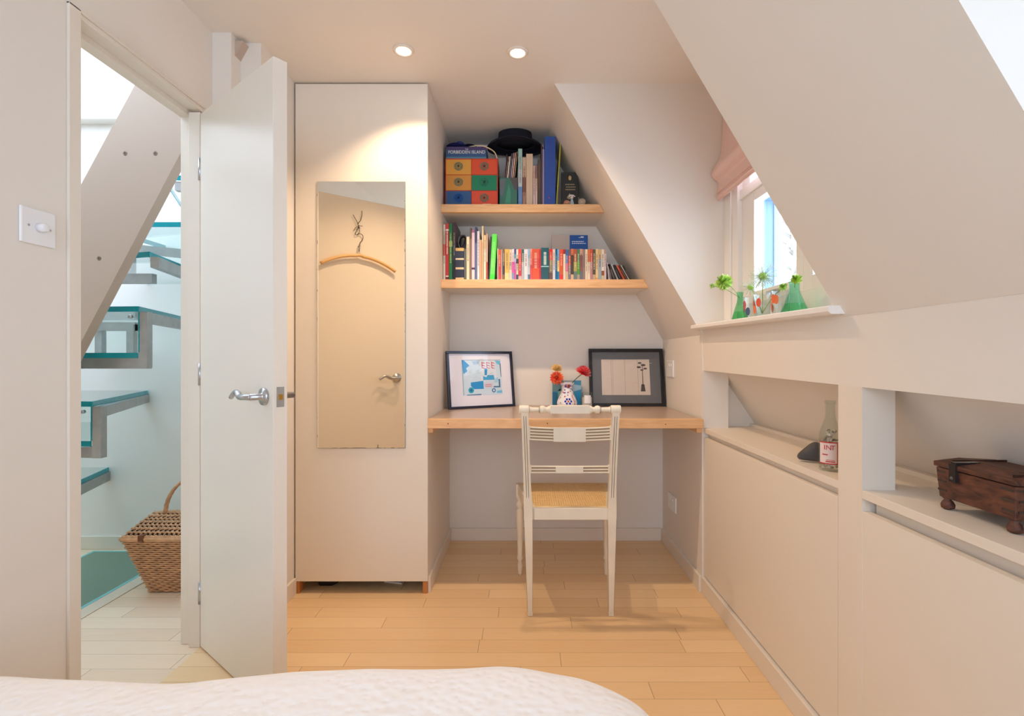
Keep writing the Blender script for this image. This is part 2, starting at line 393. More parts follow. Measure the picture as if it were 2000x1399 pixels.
# roman blind
m = MB()
prof = [(.893, 2.295), (.886, 2.05), (.874, 1.96), (.848, 1.915), (.838, 1.890), (.846, 1.868), (.868, 1.850), (.866, 1.815), (.862, 1.802), (.870, 1.797), (.864, 1.786), (.860, 1.780), (.870, 1.774), (.868, 1.766)]
def smooth_poly(p, n=5):
    out = []
    for i in range(len(p) - 1):
        a, b, c, d = p[max(i - 1, 0)], p[i], p[i + 1], p[min(i + 2, len(p) - 1)]
        for k in range(n):
            t = k / n; out.append(tuple(.5 * (2 * b[j] + (c[j] - a[j]) * t + (2 * a[j] - 5 * b[j] + 4 * c[j] - d[j]) * t * t + (3 * b[j] - a[j] - 3 * c[j] + d[j]) * t ** 3) for j in range(len(b))))
    out.append(p[-1]); return out
pr = smooth_poly(prof); pl = pr + [(max(x + .003, .872), z) for x, z in reversed(pr)]
m.prism(pl, 'y', 1.30, 2.262); o = m.build('roman_blind', 'pink_linen')
tag(o, 'pink linen roman blind drawn up in folds over the dormer window', 'blind')

# ------------------------------------------------------------------ fitted cupboards under the slope
cab = thing('fitted_cupboard', (.95, .3, 0), 'cream fitted low cupboard with open niches along the sloping right wall', 'cupboard')
m = MB(); m.box(.807, .887, 1.203, 1.294, .06, zt(1.25) + .002); m.build('post', 'joinery_paint', cab)
m = MB(); m.box(.8075, 1.08, Y0, 2.336, .7225, .743); m.build('shelf', 'joinery_paint', cab, bevel=.001)
m = MB(); m.box(1.045, 1.075, Y0, 2.336, .743, .755); m.build('batten', 'joinery_paint', cab)
m = MB(); m.box(.808, .826, 1.297, 2.2705, .078, .7005); m.build('cupboard_door', 'joinery_paint', cab, bevel=.001)
m = MB(); m.box(.808, .826, .40, 1.203, .078, .693); m.build('cupboard_door', 'joinery_paint', cab)
m = MB(); m.box(.808, .826, -1.6, .397, .078, .693); m.build('cupboard_door', 'joinery_paint', cab)
m = MB(); m.box(.829, .85, 1.22, 2.2705, .60, .7222); m.box(.836, .856, Y0, 1.195, .60, .7222); m.build('grip_recess', 'joinery_paint', cab)
m = MB(); m.box(.84, .86, Y0, 2.27, .0, .62); m.build('back_panel', 'dark_gap', cab)

# ------------------------------------------------------------------ wardrobe with mirror
wd = thing('wardrobe', (-.74, 2.6, 0), 'tall cream built-in wardrobe with one flush door, left of the desk', 'wardrobe')
m = MB(); m.box(-1.034, -.4385, WF, WF + .019, .055, 2.293); m.build('wardrobe_door', 'gloss_paint', wd, bevel=.0015)
m = MB(); m.box(-.4605, -.4405, WF + .021, BACK - .001, .0, CEIL - .001); m.build('side_panel', 'wall_paint', wd)
m = MB(); m.box(-.4405, -.4285, WF + .012, BACK - .016, 0, SB); m.build('side_skirting', 'joinery_paint', wd, bevel=.0015)
for x in (-1.036, -.461):
    m = MB(); m.box(x, x + .02, WF + .002, WF + .020 if x > -1 else WF + .05, 0, .053); m.build('plinth_post', 'orange_wood', wd)
m = MB(); m.box(-1.036, -.4605, BACK - .03, BACK - .002, 0, CEIL - .01); m.box(-1.036, -.4605, WF + .03, BACK - .03, 2.2, 2.22); m.build('back_panel', 'dark_gap', wd)
m = MB(); m.prism([(-.96, .0), (-.90, .0), (-.865, .018), (-.87, .034), (-.93, .040), (-.965, .03)], 'y', 2.33, 2.40, (22, 22, 28))
o = m.build('shoe', 'printed', bevel=.006); tag(o, 'small black shoe lying under the wardrobe door', 'shoe')
m = MB(); m.M = Matrix.Translation((-.62, 2.37, .0)) @ Matrix.Rotation(R(-12), 4, 'Z'); m.box(-.045, .045, -.01, .01, .0, .006, (230, 226, 220))
o = m.build('white_strip', 'printed'); tag(o, 'thin white strip of card on the floor under the wardrobe', 'strip')
mi = MB(); mi.box(-.934, -.538, WF - .005, WF - .0005, .655, 1.852)
mo = mi.build('wall_mirror', 'mirror_edge', bevel=.001); tag(mo, 'tall frameless mirror with chipped edges fixed to the wardrobe door', 'mirror')
mg = MB(); mg.box(-.9325, -.5395, WF - .0062, WF - .005, .6565, 1.8505); mg.build('mirror_face', 'mirror_glass', mo)
m = MB((90, 70, 50))
for i in range(34):   # flaked silvering along the border
    e = random.choice('lrb'); t = random.random(); l = random.uniform(.004, .02); h = random.uniform(.0005, .0016)
    if e == 'b': x = -.93 + t * .38; m.box(x, x + l * 1.6, WF - .0066, WF - .0061, .6565, .6565 + h)
    else:
        z = .66 + t * 1.15; x = -.9325 if e == 'l' else -.5395 - h; m.box(x, x + h, WF - .0066, WF - .0061, z, z + l)
m.box(-.662, -.659, WF - .0066, WF - .0061, .6565, .672); m.build('chipped_edge', 'printed', mo)['kind'] = 'stuff'

# ------------------------------------------------------------------ the open room door
hx, hy = XL + .006, 1.831
ud = Vector((.7826, -.6229, 0)); nd = Vector((.6229, .7826, 0))     # along the leaf, across it (towards the wardrobe)
LW, LT, LH = .566, .042, 1.951
DM = Matrix(((ud.x, nd.x, 0, hx), (ud.y, nd.y, 0, hy), (0, 0, 1, 0), (0, 0, 0, 1)))
m = MB(); m.M = DM; m.box(0, LW, 0, LT, .008, LH)
door = m.build('door_1', 'gloss_paint', origin=(hx, hy, 0), kind='structure', bevel=.0015)
hz = .944
def lever(side):
    s = -1 if side == 'near' else 1; y0 = 0 if side == 'near' else LT
    m = MB(); m.M = DM; xh = LW - .052
    MR = Matrix(((1, 0, 0), (0, 0, s), (0, -s, 0))) if True else None
    m.lathe([(.0255, 0), (.0265, .004), (.0255, .009), (.012, .010), (.0095, .014), (.0095, .045)], (xh, y0, hz), 28, MR)
    pts = smooth_poly([(xh, y0 + s * .040, hz), (xh - .02, y0 + s * .049, hz), (xh - .055, y0 + s * .049, hz - .001), (xh - .078, y0 + s * .046, hz + .010), (xh - .098, y0 + s * .046, hz + .010), (xh - .122, y0 + s * .048, hz - .006)], 5)
    n = len(pts); m.tube(pts, [.0095] * (n // 2) + [.0095 - .003 * k / (n - n // 2) for k in range(n - n // 2)], 12)
    return m.build('door_handle', 'steel', door)
lever('near'); lever('far')
m = MB(); m.M = DM; m.box(LW, LW + .0015, .010, .032, hz - .030, hz + .030); lp = m.build('latch_plate', 'brushed_steel', door)
m = MB(); m.M = DM; m.box(LW + .001, LW + .006, .015, .026, hz - .008, hz + .008); m.build('latch_bolt', 'brass', lp)
for z in (.2, 1.0, 1.75):
    m = MB(); m.tube([(hx - .004, hy + .004, z - .04), (hx - .004, hy + .004, z + .04)], .006, 10); m.build('hinge', 'steel', door)
# hanger and wire figure on the wardrobe side of the door, seen in the mirror
def dpt(s, y, z): return DM @ Vector((s, y, z))
hg = thing('coat_hanger', tuple(dpt(.286, LT, 1.58)), 'bare wooden coat hanger hung on the back of the open door', 'hanger')
pts = [dpt(.286 + x, LT + .022, 1.628 - 1.45 * x * x + (.004 if abs(x) < .02 else 0)) for x in [i * .01 for i in range(-21, 22)]]
m = MB((222, 178, 120)); m.tube(pts, [.009] * len(pts), 8); m.build('bar', 'printed', hg)
m = MB(); m.tube([dpt(.286, LT + .022, 1.63), dpt(.286, LT + .022, 1.665), dpt(.293, LT + .02, 1.68), dpt(.286, LT + .012, 1.69), dpt(.28, LT + .012, 1.682)], .0015, 6); m.tube([dpt(.286, LT, 1.684), dpt(.286, LT + .03, 1.684)], .003, 8); m.build('hook', 'steel', hg)
m = MB((72, 60, 48))
wz = [(0, 1.655), (.004, 1.70), (.018, 1.72), (.022, 1.745), (.006, 1.755), (-.02, 1.745), (-.012, 1.775), (.0, 1.79), (-.006, 1.81), (.008, 1.83), (.016, 1.86), (.016, 1.885)]
m.tube([dpt(.286 + a, LT + .012, b) for a, b in smooth_poly(wz, 4)], .0019, 5)
m.tube([dpt(.286 + a, LT + .012, b) for a, b in ((-.034, 1.855), (-.012, 1.82), (0, 1.79), (.004, 1.765), (-.01, 1.745))], .0019, 5)
m.tube([dpt(.286 + a, LT + .012, b) for a, b in ((.02, 1.80), (.002, 1.80), (-.02, 1.785), (-.03, 1.765))], .0016, 5)
m.ball(dpt(.284, LT + .012, 1.79), .006, 8, 6)
o = m.build('wire_figure', 'printed'); tag(o, 'twisted dark wire figure hanging on the door above the coat hanger', 'ornament')

# ------------------------------------------------------------------ switches, sockets, downlights
ls = thing('light_switch', (XL + .004, 1.223, 1.378), 'white square dimmer switch plate on the left wall beside the doorway', 'switch')
m = MB(); m.box(XL, XL + .007, 1.179, 1.267, 1.335, 1.4215); m.build('plate', 'plastic_white', ls, bevel=.003)
MX = Matrix(((0, 0, 1), (1, 0, 0), (0, 1, 0)))
m = MB(); m.lathe([(.011, 0), (.0105, .016), (.008, .018)], (XL + .007, 1.224, 1.378), 24, MX); m.build('knob', 'plastic_white', ls)
for y in (1.197, 1.251):
    m = MB(); m.lathe([(.0028, 0), (.0028, .001)], (XL + .0068, y, 1.378), 12, MX); m.build('screw', 'steel', ls)
def rocker(name, y0, y1, z0, z1, label):
    s = thing(name, (XR, (y0 + y1) / 2, z0), label, 'socket'); yc, zc = (y0 + y1) / 2, (z0 + z1) / 2
    m = MB(); m.box(XR - .008, XR, y0, y1, z0, z1); m.build('plate', 'plastic_white', s, bevel=.003)
    for dy in (-.02, .02):
        m = MB(); m.box(XR - .0105, XR - .007, yc + dy - .008, yc + dy + .008, zc + .012, zc + .028); m.build('rocker', 'plastic_white', s, bevel=.001)
rocker('wall_socket', 2.695, 2.81, .955, 1.047, 'white socket plate on the nook side wall above the desk')
rocker('wall_socket', 2.65, 2.79, .235, .318, 'white socket plate low on the nook side wall under the desk')
for i, (x, y) in enumerate(LAMPS):
    l = thing('ceiling_light', (x, y, CEIL), ('small recessed ceiling downlight over the wardrobe front, left one', 'small recessed ceiling downlight in front of the bookshelves, right one')[i], 'light', 'recessed ceiling downlights')
    m = MB(); m.lathe([(.029, 0), (.043, 0), (.043, -.003), (.036, -.007), (.029, -.006), (.029, 0)], (x, y, CEIL), 36, cap=False); m.build('ring', 'joinery_paint', l)
    m = MB(); m.lathe([(.0, -.001), (.028, -.001), (.028, -.004), (.0, -.006)], (x, y, CEIL), 30, cap=False); m.build('lens', 'lamp_lens', l)

# ------------------------------------------------------------------ desk and shelves
DT, DB = .786, .744
dk = thing('desk', (.18, 2.6, DT), 'built-in wooden desk top with beech front edge spanning the nook', 'desk')
m = MB(); m.box(-.4385, .79, 2.275, BACK - .001, DB + .002, DT); m.build('desk_top', 'desk_top_wood', dk, bevel=.001)
m = MB(); m.box(-.4375, .7985, 2.247, 2.275, DB, DT + .0005); fe = m.build('front_edge', 'beech', dk, bevel=.002)
for px in (875, 1069, 1300):
    m = MB(); x = PX(px, 2.247); m.lathe([(.0025, 0), (.0025, .0012)], (x, 2.247, .764 + random.uniform(-.004, .004)), 10, Matrix(((1, 0, 0), (0, 0, -1), (0, 1, 0))), (90, 60, 40)); m.build('knot', 'printed', fe)
for x0, x1 in ((-.44, -.418), (.775, .80)):
    m = MB(); m.box(x0, x1, 2.27, BACK, DB - .022, DB + .001); m.build('support_batten', 'beech', dk, bevel=.001)
def shelf(z1, z0, label):
    xr1, xr0 = sx_at(z1), sx_at(z0)
    m = MB(); m.prism([(-.4404, z0), (xr0 - .001, z0), (xr1 - .001, z1), (-.4404, z1)], 'y', 2.62, 2.645)
    s = thing('wall_shelf', (0, 2.77, z1), label, 'shelf', 'beech shelves in the nook')
    m.build('front_edge', 'beech', s, bevel=.0015)
    m = MB(); m.prism([(-.4404, z0 + .004), (xr0 - .004, z0 + .004), (xr1 - .001, z1 - .0003), (-.4404, z1 - .0003)], 'y', 2.645, BACK - .001)
    m.build('shelf_board', 'joinery_paint', s)
S1, S2 = 1.864, 1.471
shelf(S1, 1.822, 'upper beech-edged shelf in the nook, holding the hat and colourful drawers')
shelf(S2, 1.426, 'lower and longer beech-edged shelf in the nook, full of disc cases')

# ------------------------------------------------------------------ books
YF = 2.672
def X2(px, Y=YF): return (px - CX) * Y / F
def book(x0, x1, ytop, shelf_z, bands, label, name='book', cat='book', group=None, depth=.14, yf=YF, lean=0, marks=0, gl=False, title=None):
    """upright book, spine to the viewer; bands = [(fraction from top, colour), ...]"""
    X0, X1 = X2(x0, yf), X2(x1, yf); h = (H - (ytop - CY) * yf / F) - shelf_z; g = .0004
    m = MB()
    if lean: m.M = Matrix.Translation((X0 if lean < 0 else X1, 0, shelf_z)) @ Matrix.Rotation(R(lean), 4, 'Y') @ Matrix.Translation((-(X0 if lean < 0 else X1), 0, -shelf_z))
    tot = 0; z = shelf_z + h; wdt = X1 - X0
    for fr, c in bands:
        zn = max(shelf_z + .0003, z - fr * h); m.box(X0 + g, X1 - g, yf, yf + depth, zn, z, c); z = zn
    if z > shelf_z + .001: m.box(X0 + g, X1 - g, yf, yf + depth, shelf_z + .0003, z, bands[-1][1])
    tc = title or ((235, 228, 210) if sum(bands[0][1]) < 400 else (96, 76, 70))
    if marks:
        xm = (X0 + X1) / 2; ww = wdt * .17; zz = shelf_z + h * random.uniform(.8, .9); zend = zz - h * random.uniform(.35, .6)
        base = bands[min(1, len(bands) - 1)][1]; tc = tuple(int(tc[i] * .6 + base[i] * .4) for i in range(3))
        while zz > zend:
            l = random.uniform(.0022, .0042); m.box(xm - ww, xm + ww, yf - .0003, yf + .001, zz - l, zz, tc); zz -= l + random.choice((.0012, .0012, .0012, .004))
    # fore-edge block showing at the top
    m.box(X0 + wdt * .18, X1 - wdt * .18, yf + .004, yf + depth - .003, shelf_z + h - .0004, shelf_z + h + .0003, (225, 215, 195))
    o = m.build(name, 'printed_gloss' if gl else 'printed'); tag(o, label, cat, group); return o
Wt, Bk = (232, 226, 218), (34, 32, 36)
# lower shelf, left to right
LOW = [
 (865.5, 870, 439, [(.15, (216, 206, 196)), (.2, (196, 190, 170)), (.2, (200, 90, 80)), (.45, (206, 200, 190))], 'thin tall white patterned book at the left end of the lower shelf', .2),
 (870.3, 876.5, 437, [(.1, (206, 70, 66)), (.03, Wt), (.78, (190, 52, 52)), (.02, Wt), (.07, (120, 40, 38))], 'tall red book near the left end of the lower shelf', .2),
 (876.8, 883.5, 438, [(.3, (26, 120, 66)), (.1, (150, 190, 110)), (.6, (20, 116, 62))], 'tall green book beside the tall red book', .2),
 (884, 890, 435, [(.35, (66, 42, 50)), (.3, (48, 50, 66)), (.35, (22, 22, 26))], 'tall dark book behind the black headphones on the lower shelf', .2),
 (889.5, 906, 485, [(.09, (222, 184, 110)), (.22, (44, 52, 72)), (.05, (232, 210, 170)), (.23, (46, 52, 70)), (.06, (232, 200, 160)), (.25, (40, 46, 66)), (.1, (226, 184, 130))], 'navy blue leather-look book with gold bands on the lower shelf', .15),
 (906.5, 910.5, 487, [(1, (100, 106, 104))], 'narrow grey book right of the gold-banded navy book', .15),
 (911, 917, 463, [(1, (222, 214, 184))], 'cream book between thin grey and brown books, lower shelf', .18),
 (917.3, 921, 446, [(.2, (92, 76, 60)), (.8, (138, 116, 96))], 'thin tall brown book left of the lilac-white one', .2),
 (921.3, 927.3, 449, [(.06, (150, 100, 130)), (.68, (214, 192, 206)), (.04, (80, 50, 90)), (.22, (220, 210, 220))], 'lilac-white book with a purple band near its foot', .2),
 (927.6, 931.6, 444, [(.3, (58, 62, 104)), (.7, (92, 110, 160))], 'thin navy blue book on the lower shelf beside a white one', .2),
 (931.9, 936.6, 452, [(1, (222, 220, 228))], 'thin white book right of the thin navy book', .2),
 (936.9, 940.8, 469, [(1, (220, 170, 130))], 'short tan book before the tallest thin beige folder', .16),
 (941.1, 944.4, 442, [(.3, (222, 204, 170)), (.7, (216, 176, 140))], 'thin beige folder rising above its neighbours, lower shelf', .2),
 (944.7, 949.3, 460, [(.3, (226, 200, 150)), (.4, (232, 224, 200)), (.3, (222, 226, 204))], 'cream and yellow thin book on the lower shelf', .18),
 (949.6, 952.6, 457, [(.6, (222, 184, 164)), (.4, (196, 90, 74))], 'pinkish thin book with a red foot, lower shelf', .18),
]
for a, b, yt, bands, lab, dep in LOW: book(a, b, yt, S2, bands, lab, group='books on the lower shelf', depth=dep, marks=(4 if b - a > 4 else 0), title=(200, 180, 120) if 'green' in lab or 'dark' in lab else None) if 'banded' not in lab.split('the')[0] and 'gold bands' not in lab else book(a, b, yt, S2, bands, lab, group='books on the lower shelf', depth=dep)
book(952.9, 955.8, 463, S2, [(1, (44, 46, 46))], 'thin black book left of the lime green one', group='books on the lower shelf', lean=3.2)
# lime green leaning book
o = book(956.1, 965.6, 458, S2, [(.5, (96, 232, 84)), (.36, (110, 226, 100)), (.14, (70, 226, 70))], 'lime green book leaning slightly on the lower shelf', group='books on the lower shelf', lean=3.2, marks=3, title=(190, 245, 170))
DV = [
 (971.3, 973.3, [(.3, (226, 214, 196)), (.7, (190, 196, 200))], 'white'), (973.3, 978.6, [(.45, (214, 92, 56)), (.55, (198, 66, 60))], 'orange-red'),
 (978.6, 981.4, [(1, (178, 160, 150))], 'taupe'), (981.4, 986, [(.4, (120, 106, 92)), (.4, (66, 62, 72)), (.2, (140, 100, 50))], 'dark brown'),
 (986, 994.4, [(.75, (222, 182, 84)), (.25, (226, 208, 150))], 'yellow'), (994.4, 999.8, [(.4, (224, 204, 180)), (.25, (188, 170, 160)), (.35, (214, 200, 190))], 'beige patterned'),
 (999.8, 1004.3, [(.4, (228, 222, 226)), (.35, (206, 96, 170)), (.25, (130, 150, 190))], 'white and magenta'),
 (1004.3, 1008.2, [(.15, (82, 76, 150)), (.15, (60, 130, 160)), (.1, (186, 170, 220)), (.6, (196, 86, 160))], 'blue and magenta'),
 (1008.2, 1012.4, [(.3, (222, 220, 200)), (.15, (40, 80, 90)), (.35, (206, 200, 176)), (.2, (40, 76, 96))], 'white and teal spotted'),
 (1012.4, 1018.8, [(.5, (218, 72, 66)), (.35, (190, 60, 60)), (.15, (226, 170, 170))], 'scarlet'),
 (1018.8, 1023.6, [(.4, (50, 110, 106)), (.6, (170, 180, 190))], 'teal and grey'), (1023.6, 1031, [(.8, (222, 220, 228)), (.2, (200, 214, 226))], 'pale silver'),
 (1031, 1035.2, [(.3, (130, 180, 214)), (.5, (180, 200, 214)), (.2, (70, 120, 160))], 'light blue'), (1035.2, 1039.2, [(.5, (232, 150, 140)), (.5, (206, 84, 80))], 'rose pink'),
 (1039.2, 1053.6, [(.3, (206, 86, 56)), (.3, (196, 70, 54)), (.4, (214, 84, 44))], 'wide orange-red'), (1053.6, 1056.7, [(1, (190, 44, 62))], 'thin crimson'),
 (1056.8, 1072.2, [(.55, (28, 92, 104)), (.03, (160, 210, 220)), (.42, (34, 84, 96))], 'wide dark teal'),
 (1072.4, 1079.4, [(.35, (206, 52, 48)), (.4, (124, 112, 84)), (.25, (104, 74, 66))], 'red-topped brown'), (1079.4, 1084.6, [(.5, (228, 206, 196)), (.5, (204, 214, 230))], 'pinkish white'),
 (1084.6, 1088.4, [(1, (12, 96, 146))], 'deep blue'), (1088.4, 1092.5, [(.35, (104, 172, 222)), (.35, (226, 212, 140)), (.3, (28, 130, 180))], 'sky blue and yellow'),
 (1092.5, 1100, [(.5, (216, 78, 56)), (.3, (206, 96, 50)), (.2, (210, 60, 50))], 'bright vermilion'), (1100, 1104.6, [(.15, (150, 50, 40)), (.85, (222, 216, 196))], 'cream with brick-red top'),
 (1104.6, 1109.8, [(.45, (60, 110, 170)), (.25, (206, 92, 130)), (.3, (200, 180, 150))], 'blue, pink and sand'),
 (1109.8, 1115, [(.2, (120, 96, 110)), (.3, (196, 88, 80)), (.5, (124, 124, 132))], 'grey with a red patch'), (1115, 1120.4, [(.2, (206, 120, 84)), (.6, (76, 72, 56)), (.2, (214, 180, 150))], 'olive with a tan foot'),
 (1120.4, 1127, [(.4, (176, 96, 70)), (.3, (178, 166, 100)), (.3, (110, 130, 130))], 'brown and moss'), (1127, 1132.4, [(.4, (84, 128, 100)), (.4, (88, 160, 60)), (.2, (170, 160, 150))], 'leaf green'),
 (1132.4, 1138, [(.2, (200, 160, 140)), (.5, (142, 96, 100)), (.3, (110, 116, 130))], 'mauve'), (1138, 1142.9, [(1, (150, 132, 126))], 'plain taupe-grey'),
 (1142.9, 1147.6, [(1, (232, 218, 196))], 'plain ivory'), (1147.6, 1152.8, [(.4, (216, 116, 76)), (.6, (232, 222, 200))], 'orange-topped cream'),
 (1152.8, 1157.6, [(.4, (206, 90, 74)), (.6, (190, 140, 144))], 'dusty red'), (1157.6, 1163.3, [(.8, (96, 92, 72)), (.2, (190, 170, 140))], 'dark olive'),
 (1163.3, 1168.6, [(.9, (232, 206, 158)), (.1, (226, 170, 110))], 'pale straw'), (1168.6, 1174.8, [(.3, (206, 176, 130)), (.7, (160, 180, 192))], 'pale grey-blue'),
 (1174.8, 1180, [(.68, (232, 226, 216)), (.15, (150, 90, 60)), (.17, (206, 200, 160))], 'white with a brown mark'), (1180, 1184.2, [(.15, (190, 160, 140)), (.85, (212, 200, 204))], 'lilac-grey end'),
]
ORD = ['first', 'second', 'third', 'fourth', 'fifth', 'sixth', 'seventh', 'eighth', 'ninth', 'tenth', 'eleventh', 'twelfth', 'thirteenth', 'fourteenth', 'fifteenth', 'sixteenth', 'seventeenth', 'eighteenth', 'nineteenth']
for i, (a, b, bands, cn) in enumerate(DV):
    n = len(DV); pos = (ORD[i] + ' from the left') if i < 19 else (ORD[n - 1 - i] + ' from the right')
    book(a, b, 487 + random.uniform(-.6, 1.2) - (2 if 'teal' in cn and 'wide' in cn else 0), S2, bands, '%s disc case, %s in the upright row' % (cn, pos), 'disc_case', 'disc case', 'disc cases on the lower shelf', depth=.13, marks=4 if b - a > 3.5 else 0, gl=True)
# leaning thin disc cases at the right end
LC = [(1186.5, 1189, 510, (206, 200, 206), 6, 'pale'), (1190, 1193, 511, (128, 122, 124), 9, 'mid-grey'), (1195.5, 1202, 513, (56, 50, 54), 20, 'charcoal'), (1204, 1207, 513, (176, 184, 184), 23, 'silver'), (1208, 1214, 513, (32, 32, 38), 25, 'black'), (1216, 1220, 513, (196, 92, 70), 27, 'brick-orange'), (1221.5, 1225, 513.5, (84, 48, 38), 28.5, 'dark brown'), (1227, 1229, 514, (190, 190, 180), 29.5, 'thin grey-white'), (1230.5, 1234, 515, (42, 44, 42), 31, 'dark green-black')]
# laid out so that each one rests against the one before it
for i, (a, b, yt, c, ang, cn) in enumerate(LC):
    X1 = X2(b + 2.5); wd_ = (b - a) * YF / F * .85; hh = .098
    m = MB(); m.M = Matrix.Translation((X1, 0, S2)) @ Matrix.Rotation(R(-ang), 4, 'Y'); m.box(-wd_, 0, YF + .004, YF + .13, 0.0004, hh, c)
    m.box(-wd_ * .7, -wd_ * .3, YF + .0036, YF + .006, hh * .2, hh * .7, tuple(min(255, q + 46) for q in c) if sum(c) < 300 else tuple(int(q * .75) for q in c))
    o = m.build('disc_case', 'printed_gloss'); tag(o, '%s thin disc case leaning left at the right end of the lower shelf' % cn, 'disc case', 'leaning disc cases at the shelf end')
# landscape booklet behind the discs
m = MB(); yb = 2.86; bx = thing('booklet', (X2(1112, yb), yb, S2), 'wide booklet, half beige and half blue, standing behind the disc cases', 'booklet')
m.box(X2(1078, yb), X2(1148, yb), yb, yb + .02, S2 + .0003, PZ(460, yb), (206, 192, 180)); m.build('cover', 'printed', bx)
m = MB(); m.box(X2(1112.5, yb), X2(1148, yb), yb - .0008, yb, S2 + .0003, PZ(460, yb), (22, 92, 176)); pn = m.build('blue_panel', 'printed', bx)
m = MB((235, 240, 250))
for k, (a, b) in enumerate(((1117, 1140), (1117, 1144))):
    x = a
    while x < b:
        l = random.uniform(1.6, 4.2); m.box(X2(x, yb), X2(min(x + l, b), yb), yb - .0014, yb - .0006, PZ(473.4 + k * 3.6, yb), PZ(471.8 + k * 3.6, yb)); x += l + .8
m.box(X2(1134, yb), X2(1140, yb), yb - .0014, yb - .0006, PZ(465, yb), PZ(462.5, yb)); m.box(X2(1130, yb), X2(1134, yb), yb - .0014, yb - .0006, PZ(465, yb), PZ(464.2, yb)); m.build('printed_lines', 'printed', pn)
# headphones on the banded book
hp = thing('headphones', (X2(903), 2.70, PZ(484, 2.69)), 'black headphones resting on the gold-banded navy book', 'headphones')
cz = PZ(484, YF)
rot = Matrix.Rotation(R(14), 3, 'Y')
def hring(cx, cy, rr, rz, off): return [Vector((cx, cy, cz + rz + .0025)) + rot @ Vector((rr * math.cos(a), off, rz * math.sin(a))) for a in [i * math.pi / 14 for i in range(28)]]
m = MB((38, 38, 44)); m.tube(hring(X2(903, 2.70), 2.70, .020, .034, 0), .005, 8, closed=True); m.build('cushion', 'printed', hp)
m = MB((20, 20, 24)); m.ball((X2(903, 2.70), 2.708, cz + .0365), (.017, .008, .031), 16, 10, M=rot); m.build('ear_cup', 'printed', hp)
m = MB((120, 122, 128)); m.tube([Vector((X2(898.5, 2.70), 2.695, cz + .004)) + Vector((-.0035 * math.sin(k / 10 * 3.14) * 2.4, 0, .062 * k / 10)) for k in range(11)], .0018, 6); m.build('headband', 'printed', hp)
# upper shelf
dr = thing('drawer_chest', (X2(921), YF + .1, S1), 'small painted drawer chest with orange, green and blue drawers on the upper shelf', 'chest')
x0, x1, zt_, zb_ = X2(869.5), X2(972.5), PZ(309.5, YF), S1
m = MB(); m.box(x0, x1, YF + .004, YF + .19, zb_ + .0003, zt_, (206, 66, 38)); m.build('case', 'printed', dr, bevel=.001)
cols = [[(224, 160, 66), (226, 82, 46)], [(214, 146, 62), (20, 132, 92)], [(44, 88, 138), (226, 80, 48)]]
hh = (zt_ - zb_ - .012) / 3; ww = (x1 - x0 - .012) / 2
for r in range(3):
    for c in range(2):
        a = x0 + .004 + c * (ww + .003); b = zt_ - .004 - (r + 1) * hh - r * .001
        m = MB(); m.box(a, a + ww, YF, YF + .006, b, b + hh - .003, cols[r][c]); d = m.build('drawer', 'printed', dr, bevel=.0008)
        m = MB(); cx, cz_ = a + ww / 2, b + hh * .52; kc = (116, 138, 114) if (r, c) != (2, 0) else (16, 92, 170)
        if (r, c) == (1, 1): kc = (60, 140, 104)
        for k in range(6):
            q = k * math.pi / 3 + .5; m.tube([(cx + .017 * math.cos(q) + .0055 * math.cos(t), YF - .003, cz_ + .017 * math.sin(q) * .9 + .0055 * math.sin(t)) for t in [j * math.pi / 4 for j in range(8)]], .0021, 6, kc, closed=True)
        m.tube([(cx + .022 * math.cos(t), YF - .002, cz_ + .021 * math.sin(t)) for t in [j * math.pi / 10 for j in range(20)]], .0014, 6, kc, closed=True)
        m.ball((cx, YF - .005, cz_), (.006, .006, .006), 12, 8, tuple(int(q * .6) for q in kc)); m.build('knob', 'printed_gloss', d)
gb = thing('game_box', (X2(909), YF + .1, zt_), 'blue board game box lying on top of the painted drawer chest', 'box')
gz1 = PZ(287, YF + .01)
m = MB(); m.box(X2(870.5), X2(949.5), YF + .012, YF + .20, zt_ + .0003, gz1, (52, 92, 138)); m.box(X2(870.2), X2(949.8), YF + .011, YF + .15, gz1 - .017, gz1, (74, 62, 108)); m.box(X2(870.5), X2(949.5), YF + .0115, YF + .013, zt_ + .0005, zt_ + .012, (84, 136, 160)); m.build('lid', 'printed', gb)
mat('lettering_white', (240, 236, 226), .5)
text('lettering', 'FORBIDDEN ISLAND', .0235, (X2(911), YF + .0105, zt_ + .036), 'lettering_white', gb, sx=.92)
text('lettering', 'THE', .009, (X2(911), YF + .0105, zt_ + .052), 'lettering_white', gb)
# folded dark blue cap and cream cord on the game box
m = MB(); gy = YF + .075
m.ball((X2(893, gy), gy, gz1 + .021), (.062, .05, .0205), 24, 10, (30, 34, 76)); m.ball((X2(899, gy), gy - .016, gz1 + .027), (.026, .03, .020), 18, 8, (62, 68, 132)); m.ball((X2(917, gy), gy + .006, gz1 + .020), (.045, .04, .0195), 20, 8, (24, 24, 44)); m.ball((X2(881, gy), gy - .01, gz1 + .013), (.028, .035, .0125), 16, 8, (22, 26, 56))
o = m.build('folded_cap', 'fabric_colour'); tag(o, 'crumpled dark blue cap lying on the game box', 'cap')
m = MB((226, 208, 168)); c0 = smooth_poly([(X2(905), YF + .06, gz1 + .002), (X2(916), YF + .03, gz1 + .006), (X2(930), YF + .02, gz1 + .009), (X2(942), YF + .01, gz1 + .004), (X2(956), YF + .012, gz1 - .010), (X2(966), YF + .015, gz1 - .030), (X2(971), YF + .02, zt_ + .004)], 6)
m.tube(c0, .0032, 8); m.tube([Vector(p) + Vector((0, .008, .003 if i < 20 else .001)) for i, p in enumerate(c0[:26])], .0026, 8)
o = m.build('cord', 'fabric_colour'); tag(o, 'cream cord draped over the game box and drawer chest', 'cord')
